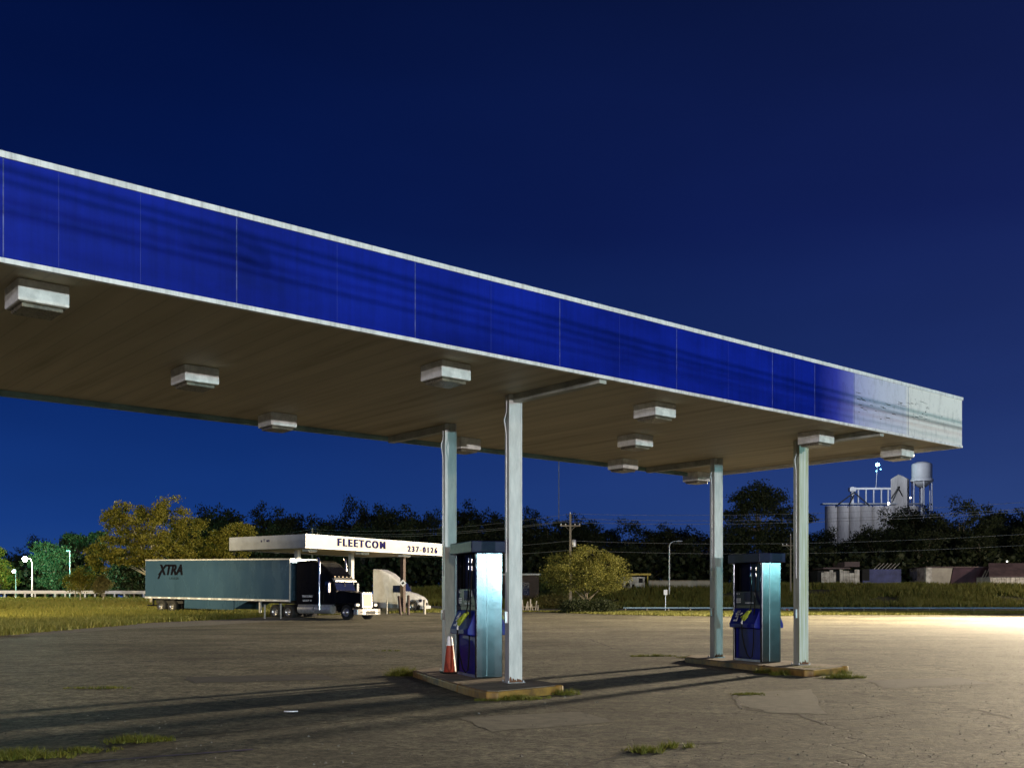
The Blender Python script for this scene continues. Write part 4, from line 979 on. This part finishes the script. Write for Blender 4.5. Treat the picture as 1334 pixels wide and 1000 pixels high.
util_pole(x, d2, PZ(697, d2)-G(x, d2), 'thin short utility pole left of the right front post', True, .09, False)
levels = [(0, 0, 'topmost'), (-.55, .9, 'second'), (-.9, -.9, 'third'), (-2.9, 0, 'fourth'), (-3.9, 0, 'lowest')]
def sag(a, b_, s_, n=14):
    return [a.lerp(b_, k/n)-Vector((0, 0, s_*4*(k/n)*(1-k/n))) for k in range(n+1)]
for dz, dx, nm in levels:
    a = Vector((p0.x+dx*.5, p0.y, G(p0.x, p0.y)+H0+dz*.8)); b_ = Vector((p1.x+dx, p1.y, G(p1.x, p1.y)+H1+dz)); c = Vector((pR.x+dx, pR.y, HR+G(pR.x, pR.y)+dz))
    far = a+(a-b_)*1.5
    pts = sag(far, a, 1.2)+sag(a, b_, .9)[1:]+sag(b_, c, 1.1)[1:]+sag(c, c+(c-b_), 1.0)[1:]
    mb = MB(); mb.tube(pts, .018 if dz else .014, 5); o = mb.build('power_line', M['wire'])
    tag(o, nm+' of the five wires strung along the road poles', 'power line', 'wires along the road')
# thin tall mast
mb = MB(); d = 300; x = PX(728, d); mb.tube([(x, d, 3), (x, d, PZ(600, d))], .16, 6); o = mb.build('radio_mast', M['galv']); tag(o, 'thin tall radio mast rising behind the wood', 'mast')
# second line behind the viewer: its wires and a slack coil throw shadows on the blue fascia
W0 = CO-B*15.0
pa = W0-A*34; pb = W0+A*8
util_pole(pa.x, pa.y, 9.6, 'utility pole behind the viewer, left', ins=False); util_pole(pb.x, pb.y, 9.0, 'utility pole behind the viewer, right', ins=False)
for i, (dz, r_) in enumerate([(5.28, .03), (5.18, .026), (4.95, .010)]):
    a = Vector((pa.x, pa.y, dz+.75)); b_ = Vector((pb.x, pb.y, dz+.0))
    pts = sag(a, b_, .35)
    mb = MB(); mb.tube(pts, r_, 6)
    if i == 0:
        c = a.lerp(b_, .32); c.z -= .30
        for q in range(4):
            ring = [c+A*(.36*math.cos(t+.3*q)*(1-.12*q)+.09*q)+Vector((0, 0, -.11+.15*math.sin(t)*(1-.1*q)+.03*math.sin(3*t+q)-.02*q)) for t in [2*math.pi*j/20 for j in range(21)]]
            mb.tube(ring, .010, 5)
    o = mb.build('power_line', M['cable_black']); tag(o, ['upper thick cable with a slack coil behind the viewer', 'second thick cable behind the viewer', 'thin lower cable behind the viewer'][i], 'power line', 'cables behind the viewer')

# ---------------------------------------------------------------- street lamps and lights
def lamp(name, loc, col, energy, radius=.15):
    l = bpy.data.lights.new(name, 'POINT'); l.energy = energy; l.color = col; l.shadow_soft_size = radius
    o = bpy.data.objects.new(name, l); COL.objects.link(o); o.location = loc; return o
def street_lamp(x, y, H, ang, label, bulb, arm=1.8, bulb_r=.14):
    g = G(x, y); t = thing('street_lamp', label, 'street lamp', (x, y, g), ang, 'street lamps')
    mb = MB(); mb.tube([(0, 0, 0), (0, 0, H*.5), (0, 0, H-.5), (.15, 0, H-.1), (arm*.5, 0, H+.1), (arm, 0, H+.15)], [.10, .085, .065, .055, .045, .04], 10); mb.build('pole_shaft', M['galv'], t)
    mb = MB(); mb.loft([sec(arm-.1, .07, .06, H+.08, H+.2, .04), sec(arm+.2, .14, .11, H+.06, H+.25, .06), sec(arm+.55, .12, .09, H+.08, H+.22, .05), sec(arm+.65, .05, .04, H+.1, H+.18, .03)]); hd_ = mb.build('lamp_head', M['galv'], t)
    if bulb:
        mb = MB(); mb.lathe([(0, -bulb_r), (bulb_r*.7, -bulb_r*.7), (bulb_r, 0), (bulb_r*.7, bulb_r*.7), (0, bulb_r)], 14, (arm+.3, 0, H+.02)); mb.build('bulb', bulb, hd_)
    w = Vector((arm+.3, 0, 0)); w.rotate(Matrix.Rotation(ang, 3, 'Z'))
    return Vector((x+w.x, y+w.y, g+H-.2))
WARM, WHITE, TEAL, SOD = (1, .74, .46), (1, .93, .84), (.35, .95, .92), (1, .62, .26)
b_warm = emit('warm_bulb', (1, .85, .6), 60); b_teal = emit('teal_bulb', (.4, 1, .98), 60); b_white = emit('white_bulb', (1, .98, .95), 60)
d = 129; x = PX(42, d); L = street_lamp(x, d, PZ(728, d)-G(x, d), R(180), 'bright warm street lamp at far left', emit('far_bulb', (1, .93, .82), 400), .6, .32)
lamp('street_light', L-Vector((.3, .8, .1)), (1, .88, .66), 20000)
d = 148; x = PX(91, d); g = G(x, d); H = PZ(717, d)-g
pt = thing('lamp_post', 'slim post glowing blue among the green lit trees', 'lamp post', (x, d, g))
mb = MB(); mb.tube([(0, 0, 0), (0, 0, H)], .09, 8); mb.build('pole_shaft', M['galv'], pt); mb = MB(); mb.box(-.45, .1, -.1, .1, H-.1, H+.05); mb.build('lamp_head', M['galv'], pt)
lamp('mercury_light', (x-1.0, d-13.0, g+H-.4), (.06, .85, .62), 14000)
d = 132; x = PX(872, d); street_lamp(x, d, PZ(706, d)-G(x, d), 0, 'unlit galvanised street lamp before the dark wood', None, 1.0)
# lamps that light the lot, outside the picture; the last two are added
L1 = street_lamp(51, 76, 12.0, R(170), 'street lamp right of the picture lighting the lot', b_warm); sl = bpy.data.lights.new('street_light', 'SPOT'); sl.energy = 480000; sl.color = (1, .82, .58); sl.shadow_soft_size = 1.8; sl.spot_size = R(135); sl.spot_blend = 1.0
so = bpy.data.objects.new('street_light', sl); COL.objects.link(so); so.location = L1; so.rotation_euler = (Vector((12, 62, 0))-L1).to_track_quat('-Z', 'Y').to_euler()
Lp = street_lamp(44, -92, 6.0, R(120), 'distant low lamp behind the viewer facing the blue fascia', b_white); lamp('street_light', Lp, (1, .93, .93), 280000, .3)
Lp = street_lamp(76, -62, 6.6, R(140), 'distant low lamp with teal glow behind the viewer', b_teal); lamp('mercury_light', Lp, (.45, .9, 1), 120000, .3)
Lp = street_lamp(-62, -60, 6.0, R(60), 'street lamp behind the viewer on the left', b_white); lamp('street_light', Lp, (.86, .86, 1), 60000, .3)
Lp = street_lamp(-44, 60, 11.0, R(20), 'street lamp left of the picture lighting the verge trees', b_warm); 
sl = bpy.data.lights.new('street_light', 'SPOT'); sl.energy = 62000; sl.color = (1, .78, .42); sl.shadow_soft_size = .2; sl.spot_size = R(105); sl.spot_blend = .7
so = bpy.data.objects.new('street_light', sl); COL.objects.link(so); so.location = Lp; so.rotation_euler = (Vector((-33, 92, 3))-Lp).to_track_quat('-Z', 'Y').to_euler()
Lp = street_lamp(4, -30, 11.0, R(90), 'street lamp close behind the viewer', b_warm); lamp('street_light', Lp, (1, .84, .55), 11000, .6)
Lp = street_lamp(86, -32, 7.5, R(150), 'added far lamp behind the viewer giving the farther pump a faint teal glow', b_teal); lamp('mercury_light', Lp, (.35, .95, .95), 30000, .3)  # added unseen lamp, set to mirror teal in the farther pump's side
Lp = street_lamp(84, 116, 9.0, R(150), 'added lamp off to the right lighting the sheds', b_warm); lamp('street_light', Lp, (1, .80, .62), 34000, .3)  # added unseen lamp to brighten the sheds and grass bank

# ---------------------------------------------------------------- left roadside
d = 121; rail = thing('trail_rail', 'low white rail in place of a headlight trail, on short posts at the far left verge', 'guard rail', (PX(0, d), d, 0))
x0_ = PX(0, d); mb = MB(); pts = [(PX(p_, d)-x0_, (p_*.02), G(PX(p_, d), d)+.78) for p_ in range(-60, 200, 10)]
for a, b_ in zip(pts, pts[1:]):
    mb.add([(a[0], a[1]-.03, a[2]-.18), (b_[0], b_[1]-.03, b_[2]-.18), (b_[0], b_[1]-.05, b_[2]), (a[0], a[1]-.05, a[2]), (b_[0], b_[1]-.03, b_[2]+.18), (a[0], a[1]-.03, a[2]+.18),
            (a[0], a[1]+.02, a[2]-.18), (b_[0], b_[1]+.02, b_[2]-.18), (b_[0], b_[1]+.02, b_[2]+.18), (a[0], a[1]+.02, a[2]+.18)], [(0, 1, 2, 3), (3, 2, 4, 5), (6, 9, 8, 7), (5, 4, 8, 9), (0, 6, 7, 1)])
mb.build('rail_beam', M['rail_white'], rail)  # thick white beam takes the place of the headlight trail; posts are real
for k, p_ in enumerate(range(-55, 190, 12)):
    x = PX(p_, d)-x0_; g = G(PX(p_, d), d); mb = MB(); mb.box(x-.07, x+.07, p_*.02+.025, p_*.02+.15, g-.1, g+.75); mb.build('rail_post', M['rail_white'] if k % 3 else M['wood'], rail)
# made-up low rail standing in for the traffic light trails at the right
d = 101; rr_ = thing('trail_rail', 'long low bluish rail standing in for light trails beside the road at right', 'guard rail', (PX(800, d), d, 0)); x0_ = PX(800, d)
mb = MB(); pr = [(PX(p_, d)-x0_, -(p_-800)*.002, G(PX(p_, d), d)+.40) for p_ in range(812, 1720, 30)]
for a, b_ in zip(pr, pr[1:]):
    mb.add([(a[0], a[1], a[2]-.06), (b_[0], b_[1], b_[2]-.06), (b_[0], b_[1]-.04, b_[2]), (a[0], a[1]-.04, a[2]), (b_[0], b_[1], b_[2]+.06), (a[0], a[1], a[2]+.06), (a[0], a[1]+.05, a[2]-.06), (b_[0], b_[1]+.05, b_[2]-.06), (b_[0], b_[1]+.05, b_[2]+.06), (a[0], a[1]+.05, a[2]+.06)],
           [(0, 1, 2, 3), (3, 2, 4, 5), (6, 9, 8, 7), (5, 4, 8, 9), (0, 6, 7, 1)])
mb.build('rail_beam', M['trail_blue'], rr_)
for p_ in range(815, 1700, 28):
    x = PX(p_, d)-x0_; g = G(PX(p_, d), d); yy = -(p_-800)*.002; mb = MB(); mb.box(x-.06, x+.06, yy+.055, yy+.16, g-.1, g+.45); mb.build('rail_post', M['wood'], rr_)
# shop far left
def shed(name, label, px0, px1, ptop, pbot, d, wall, cat='building', depth=6, roof=None, roof_h=0, windows=(), group=None):
    x0, x1 = PX(px0, d), PX(px1, d); g = min(G(x0, d), G(x1, d)); zt = PZ(ptop, d)
    t = thing(name, label, cat, ((x0+x1)/2, d, g), 0, group); hw = (x1-x0)/2; H = zt-g
    mb = MB(); mb.box(-hw, hw, 0, depth, -.3, H); mb.build('wall', M[wall], t)
    if roof:
        mb = MB(); mb.prism([(-.5, H+.01), (depth+.4, H+.01), (depth*.5, H+roof_h), ] if roof_h > .3 else [(-.5, H+.01), (depth+.4, H+.01), (depth+.4, H+.2), (-.5, H+.2)], -hw-.3, hw+.3, Matrix(((0, 0, 1, 0), (1, 0, 0, 0), (0, 1, 0, 0), (0, 0, 0, 1)))); mb.build('roof', M[roof], t)
    for (a, b_, c, e, mm, nm) in windows:
        mb = MB(); mb.box(-hw+2*hw*a, -hw+2*hw*b_, -.03, -.002, H*c, H*e); mb.build(nm, M[mm], t)
    return t
M['teal_wall'] = mat('teal_wall', (.10, .22, .24), .7, scale=1); M['lit'] = emit('lit_window', (.9, .85, .7), .9)
shed('shop_building', 'small teal shop building behind the left street lamp', 8, 44, 748, 776, 190, 'teal_wall', depth=8, roof='galv', windows=[(.1, .3, .15, .75, 'glass', 'window'), (.4, .52, .02, .75, 'glass', 'door'), (.62, .9, .15, .75, 'lit', 'window')])
# building left of the spreading tree
shed('roadside_building', 'low dark building with pale flat roof edge left of the spreading tree', 640, 702, 749, 790, 128, 'brown_col', depth=9, roof='trim', windows=[(.2, .4, .1, .7, 'dark_void', 'door'), (.55, .8, .3, .75, 'glass', 'window')])
# broken picket boards before it
x, y = ground_at(688, 795); bf = thing('picket_fence', 'short broken pale picket fence beside the right edge of the near pump', 'fence', (x, y, G(x, y)))
mb = MB(); mb.box(-1.1, 1.1, .03, .06, .35, .43); mb.build('rail_beam', M['old_white'], bf)
for k in range(9):
    mb = MB(); mt = Matrix.Translation((-1.0+k*.25, 0, 0)) @ Matrix.Rotation(R([0, 4, -6, 12, -3, 0, -14, 8, 2][k]), 4, 'Y'); mb.box(-.06, .06, 0, .028, 0, [1.1, .9, 1.1, .8, .95, 1.2, .7, 1.0, .6][k], mt); mb.build('picket', M['old_white'], bf)
# retaining wall, derelict cab-like white building, yellow canopy strip
d = 137
wl = thing('block_wall', 'long pale retaining wall across the road', 'wall', (PX(886, d), d, 0)); hw = (PX(928, d)-PX(846, d))/2
mb = MB(); zb, zt = PZ(770, d), PZ(756.5, d); mb.box(-hw, hw, 0, .4, zb-1, zt); mb.build('wall_face', M['pale_wall'], wl)
mb = MB(); mb.box(-hw-.05, hw+.05, -.05, .45, zt, zt+.12); mb.build('coping', M['concrete'], wl)
old = shed('derelict_building', 'small peeling white building with dark window beside the retaining wall', 812, 840, 751, 772, 136, 'old_white', depth=4, windows=[(.72, .9, .6, .9, 'dark_void', 'window'), (.1, .3, .35, .6, 'dark_void', 'window'), (.4, .52, .05, .5, 'dark_void', 'door')])
mb = MB(); mb.box(PX(818, 141), PX(848, 141), 141, 143, PZ(749, 141), PZ(746.5, 141)); mb.tube([(PX(822, 141), 142, 3), (PX(822, 141), 142, PZ(748, 141))], .08, 6); mb.tube([(PX(845, 141), 142, 3), (PX(845, 141), 142, PZ(748, 141))], .08, 6)
o = mb.build('awning', M['yellow_strip']); tag(o, 'thin yellow edged awning over the small white building', 'awning')
x, y = ground_at(867, 793.5); y = 103; x = PX(867, y); g = G(x, y); sgn = thing('road_sign', 'small white sign on a thin post before the retaining wall', 'sign', (x, y, g))
mb = MB(); mb.box(-.03, .03, -.02, .02, 0, 2.1); mb.build('post', M['galv'], sgn); mb = MB(); mb.box(-.18, .18, -.04, -.022, 1.65, 2.15); mb.build('sign_plate', M['decal'], sgn, bevel=.005)
# derelict sheds at right
d = 147
s1 = thing('ruined_shed', 'leftmost ruined shed with torn white sheeting', 'shed', (PX(1092, d), d, G(PX(1092, d), d)), 0, 'ruined sheds along the bank'); hw = PX(1118, d)-PX(1092, d)
mb = MB(); mb.box(-hw, hw, .3, 5, 0, 2.6); mb.build('interior', M['dark_void'], s1)
rs2 = random.Random(8); xx = -hw
while xx < hw-.1:
    w_ = rs2.uniform(.35, .75)
    if rs2.random() < .74: mb = MB(); mb.box(xx, xx+w_-.04, .0, .05, rs2.uniform(.2, .8), rs2.uniform(2.2, 2.75)); mb.build('wall_sheet', M['old_white'], s1)
    xx += w_
mb = MB(); mb.box(-hw+.6, hw-1.2, -.3, 5, 2.8, 3.0); mb.box(.8, hw+.1, -.3, 5, 3.1, 3.8); mb.build('roof', M['rust_roof'], s1)
x = PX(1149, d); s2 = thing('ruined_shed', 'dark blue shed with bare sloping rafters on top', 'shed', (x, d, G(x, d)), 0, 'ruined sheds along the bank'); hw = PX(1174, d)-x
mb = MB(); mb.box(-hw, hw, 0, 5, 0, PZ(741, d)-G(x, d)); mb.build('wall', M['old_blue'], s2)
zt = PZ(741, d)-G(x, d); mb = MB(); mb.box(-hw-.1, -hw+.9, -.1, 5, zt-1.6, zt+.02); mb.build('door', M['dark_void'], s2)
mb = MB()
for k in range(6): mb.tube([(-hw*.4+k*.55, .2+k*.02, zt), (-hw*.4+k*.55+.9, .2+k*.02, zt+.85)], .045, 4)
mb.build('rafter', M['old_white'], s2)
x = PX(1248, d); s3 = thing('ruined_shed', 'wide shed with white end wall and dark maroon front', 'shed', (x, d, G(x, d)), 0, 'ruined sheds along the bank'); X3 = lambda p_: PX(p_, d)-x
zt = PZ(739, d)-G(x, d)
mb = MB(); mb.box(X3(1206), X3(1214), -.05, 6, 0, zt); mb.build('end_wall', M['old_white'], s3)
mb = MB(); mb.prism_xz([(X3(1214.2), 0), (X3(1236), 0), (X3(1241), zt-.05), (X3(1214.2), zt-.05)], 0, .2); mb.build('grey_sheet', M['pale_wall'], s3)
mb = MB(); mb.prism_xz([(X3(1238), 0), (X3(1290), 0), (X3(1288), zt), (X3(1243), zt)], .22, 6); mb.build('wall', M['maroon'], s3)
mb = MB(); mb.box(X3(1206), X3(1290), -.2, 6, zt+.01, zt+.14); mb.build('roof', M['rust_roof'], s3)
mb = MB()
for k in range(3): mb.tube([(X3(1275+k*4), -.4, .9), (X3(1284+k*4), -.1, 2.5+.2*k)], .09, 4)
mb.build('fallen_board', M['old_white'], s3)
x = PX(1325, d-4); s4 = thing('ruined_shed', 'rightmost shed with pale boarded wall and sloping dark roof', 'shed', (x, d-4, G(x, d-4)), 0, 'ruined sheds along the bank'); hw = PX(1290, d-4)-x
zt = PZ(751, d-4)-G(x, d-4)
mb = MB(); mb.box(hw, 7.5, 0, 6, 0, zt); mb.build('wall', M['old_white'], s4)
mb = MB(); mb.add([(hw-.3, -.3, zt-.05), (7.6, -.3, zt-.05), (7.6, 3.2, zt+1.9), (hw+1.2, 3.2, zt+1.9), (hw-.3, -.3, zt+.05), (7.6, -.3, zt+.05), (7.6, 3.2, zt+2.0), (hw+1.2, 3.2, zt+2.0)], [(0, 1, 2, 3), (4, 5, 6, 7), (0, 1, 5, 4), (1, 2, 6, 5), (2, 3, 7, 6), (3, 0, 4, 7)]); mb.build('roof', M['rust_roof'], s4)
mb = MB()
for k in range(14): mb.box(hw+.3+k*.62, hw+.33+k*.62, -.02, -.002, .2, zt-.1)
mb.build('board_gap', M['dark_void'], s4)

# ---------------------------------------------------------------- grain elevator and water tower
d = 420; g = 3.0
ge = thing('grain_elevator', 'pale grain elevator with row of silos and gabled head house', 'grain elevator', (PX(1130, d), d, g)); E = lambda p_: PX(p_, d)-PX(1130, d); ZE = lambda q: PZ(q, d)-g
for k in range(8):
    mb = MB(); mb.lathe([(2.38, 0), (2.38, ZE(660)), (2.3, ZE(660)+.3), (0, ZE(660)+.35)], 24, (E(1082.5+k*15.2), 0, 0)); mb.build('silo', M['silo'], ge)
mb = MB(); zt = ZE(624); hw_ = 3.1; z_b = ZE(662)
mb.box(-hw_, hw_, -2.4, 2.4, z_b, zt); mb.add([(-hw_, -2.4, zt), (-hw_, 2.4, zt), (hw_, 2.4, zt), (hw_, -2.4, zt), (-.2, -2.4, zt+1.7), (-.2, 2.4, zt+1.7)], [(0, 3, 4), (1, 5, 2), (0, 4, 5, 1), (3, 2, 5, 4)])
hh = mb.build('head_house', M['silo'], ge, (E(1172.5), 0, 0), rz=R(-30))
for sy_, q in ((-1.2, 634), (.8, 637), (-.4, 643), (1.2, 628), (1.3, 645)):
    mb = MB(); mb.box(hw_+.002, hw_+.05, sy_-.4, sy_+.4, ZE(q), ZE(q)+1.1); mb.build('window', M['dark_void'], hh)
mb = MB(); mb.box(-.6, .4, -2.45, -2.402, ZE(637), ZE(634)); mb.build('window', M['dark_void'], hh)
mb = MB(); mb.box(E(1070), E(1200), -1.8, 1.8, ZE(657), ZE(655.5)); mb.build('gallery_deck', M['galv'], ge)
mb = MB(); mb.box(E(1110), E(1161), -.5, .5, ZE(637.5), ZE(635)); 
for p_ in (1118, 1128, 1138, 1148, 1157): mb.box(E(p_)-.22, E(p_)+.22, -.3, .3, ZE(658), ZE(637.5))
mb.build('conveyor', M['tank'], ge)
mb = MB(); mb.box(E(1108.5), E(1111.5), -.8, .8, ZE(658), ZE(634)); mb.box(E(1106), E(1114), -1.2, 1.2, ZE(640), ZE(635)); mb.build('leg_tower', M['tank'], ge)
mb = MB()
for a, q, b_, q2 in ((1110, 642, 1087, 659), (1110, 642, 1130, 659), (1167, 636, 1158, 650), (1167, 636, 1184, 668), (1110, 645, 1103, 659)): mb.tube([(E(a), -2.6, ZE(q)), (E(b_), -2.6, ZE(q2))], .26, 6)
mb.build('spout', M['chassis'], ge)
fm = thing('floodlight_mast', 'teal floodlight on a mast above the grain elevator', 'floodlight', (PX(1141, d), d, g+ZE(635)))
mb = MB(); mb.tube([(0, 0, 0), (.6, 0, PZ(606, d)-PZ(635, d))], .13, 6); mb.build('pole_shaft', M['tank'], fm)
h_ = PZ(605, d)-PZ(635, d)
mb = MB(); mb.lathe([(0, -.6), (.55, -.4), (.75, 0), (.55, .4), (0, .6)], 14, (.7, 0, h_)); mb.build('bulb', emit('teal_flood', (.35, .95, 1), 60), fm)
mb = MB(); mb.lathe([(0, -.3), (.35, 0), (0, .3)], 10, (1.9, 0, h_-1.8)); mb.lathe([(0, -.3), (.3, 0), (0, .3)], 10, (.2, 0, h_-2.6)); mb.build('small_bulb', emit('blue_flood', (.2, .6, 1), 8), fm)
lamp('mercury_light', (PX(1143, d)-4, d-22, PZ(600, d)), (.85, .9, 1), 21000, .6)
for px, py, dd_, r_, s_, lb in ((1157.5, 655.5, 395, .42, 30, 'small white floodlight on the elevator wall'), (1186, 648, 395, .28, 12, 'tiny lamp right of the elevator head house'), (1274.5, 696, 200, .2, 10, 'lone white lamp among the right hand trees'), (1312, 731, 150, .10, 8, 'tiny lamp above the rightmost shed'), (18, 744, 140, .22, 14, 'small warm lamp below the far left street lamp')):
    t = thing('flood_lamp', lb, 'lamp', (PX(px, dd_), dd_, PZ(py, dd_)), 0)
    mb = MB(); mb.lathe([(0, -r_), (r_*.7, -r_*.7), (r_, 0), (r_*.7, r_*.7), (0, r_)], 12); mb.build('bulb', emit('lamp_glow', (1, .96, .9), s_), t)
    mb = MB(); mb.tube([(0, r_*.8, r_), (0, r_+.3, r_+.1), (0, r_+.3, -(PZ(py, dd_)-G(PX(px, dd_), dd_)))], .06, 6); mb.build('pole_shaft', M['galv'], t)
wt = thing('water_tower', 'pale round water tower on slender legs right of the elevator', 'water tower', (PX(1201, d), d, g))
zb = ZE(627); zt = ZE(606)
mb = MB(); mb.lathe([(0, zb-2.6), (1.6, zb-2.2), (3.1, zb-1), (3.9, zb), (3.95, zt), (3.7, zt+.6), (2, zt+1.3), (0, zt+1.5)], 32); mb.build('tank', M['tank'], wt)
mb = MB(); mb.lathe([(3.9, zb-.1), (4.35, zb-.1), (4.35, zb+.05), (4.35, zb+.9), (4.3, zb+.9), (4.3, zb+.05), (3.9, zb+.05)], 32); mb.build('balcony', M['tank'], wt)
for k in range(6):
    a = R(60*k+20); mb = MB(); mb.tube([(4.3*math.cos(a)*1.02, 4.3*math.sin(a)*1.02, 0), (3.9*math.cos(a), 3.9*math.sin(a), zb)], .24, 8); mb.build('leg', M['tank'], wt)
mb = MB(); mb.tube([(0, 0, 0), (0, 0, zb-2.4)], .5, 12); mb.build('riser_pipe', M['tank'], wt)
# litter
x, y = ground_at(1024, 796); mb = MB(); mb.box(-.35, .35, -.2, .2, 0, .18, Matrix.Rotation(R(12), 4, 'Y')); o = mb.build('litter_box', M['decal'], None, (x, y, G(x, y)+.08), .4, bevel=.02); tag(o, 'crushed white and red box at the lot edge beyond the farther pump', 'litter')
mb = MB(); mb.box(-.2, .12, -.21, -.202, .03, .15, Matrix.Rotation(R(12), 4, 'Y')); mb.build('red_print', M['red'], o)
for i, (px, py, lb) in enumerate([(558, 884 , 'pale scrap of paper left of the near island'), (787, 870, 'small scrap on the asphalt between the islands'), (378, 930, 'flattened pale scrap in the lower left of the lot'), (965, 884, 'little stone in front of the farther island')][2:]):
    x, y = ground_at(px, py); mb = MB(); rs3 = random.Random(i); pts = [(.09*math.cos(a)*rs3.uniform(.5, 1.2), .05*math.sin(a)*rs3.uniform(.5, 1.2)) for a in [k*6.283/7 for k in range(7)]]
    mb.prism(pts, 0, .012); o = mb.build('litter_scrap', M['decal'] if i == 0 else M['concrete'], None, (x, y, .035)); tag(o, lb, 'litter')

# ---------------------------------------------------------------- world, camera, output
w = bpy.data.worlds.new('World'); sc.world = w; w.use_nodes = True; nt = w.node_tree
bg = nt.nodes['Background']
tc = nd(nt, 'ShaderNodeTexCoord'); sp = nd(nt, 'ShaderNodeSeparateXYZ'); nt.links.new(tc.outputs['Generated'], sp.inputs[0])
r1 = ramp(nt, sp.outputs[2], [(0, lin((36, 72, 136))), (.07, lin((22, 58, 128))), (.17, lin((13, 44, 110))), (.33, lin((5, 24, 78))), (.5, lin((3, 17, 60))), (1, lin((2, 8, 40)))])
r2 = ramp(nt, sp.outputs[2], [(0, lin((52, 80, 138))), (.07, lin((44, 68, 126))), (.17, lin((33, 52, 110))), (.33, lin((20, 33, 88))), (.5, lin((15, 27, 70))), (1, lin((4, 10, 44)))])
mr = nd(nt, 'ShaderNodeMapRange'); mr.inputs[1].default_value = -.25; mr.inputs[2].default_value = .42; nt.links.new(sp.outputs[0], mr.inputs[0])
mx = nd(nt, 'ShaderNodeMix'); mx.data_type = 'RGBA'; nt.links.new(mr.outputs[0], mx.inputs[0]); nt.links.new(r1.outputs[0], mx.inputs[6]); nt.links.new(r2.outputs[0], mx.inputs[7])
ns = nd(nt, 'ShaderNodeTexNoise', Scale=2.2, Detail=3.0); mpn = nd(nt, 'ShaderNodeMapping'); mpn.inputs['Scale'].default_value = (1, 1, 3.5); mpn.inputs['Rotation'].default_value = (0, R(35), 0)
nt.links.new(tc.outputs['Generated'], mpn.inputs[0]); nt.links.new(mpn.outputs[0], ns.inputs['Vector'])
rn = ramp(nt, ns.outputs[0], [(.3, (.9,)*3), (.7, (1.1,)*3)])
m2 = nd(nt, 'ShaderNodeMix'); m2.data_type = 'RGBA'; m2.blend_type = 'MULTIPLY'; m2.inputs[0].default_value = 1; nt.links.new(mx.outputs[2], m2.inputs[6]); nt.links.new(rn.outputs[0], m2.inputs[7])
nt.links.new(m2.outputs[2], bg.inputs[0]); bg.inputs[1].default_value = .93

cam = bpy.data.cameras.new('Camera'); co = bpy.data.objects.new('Camera', cam); COL.objects.link(co); sc.camera = co
co.location = (0, 0, CH); co.rotation_euler = (R(90), 0, 0)
cam.sensor_width = 36; cam.lens = 36*F/1334; cam.shift_y = (HY-500)/1334; cam.clip_end = 5000; cam.clip_start = .05
sc.view_settings.view_transform = 'Standard'; sc.view_settings.look = 'None'; sc.view_settings.exposure = 0; sc.view_settings.gamma = 1
sc.cycles.use_denoising = True; sc.cycles.max_bounces = 6; sc.cycles.sample_clamp_indirect = 4; sc.cycles.use_light_tree = True
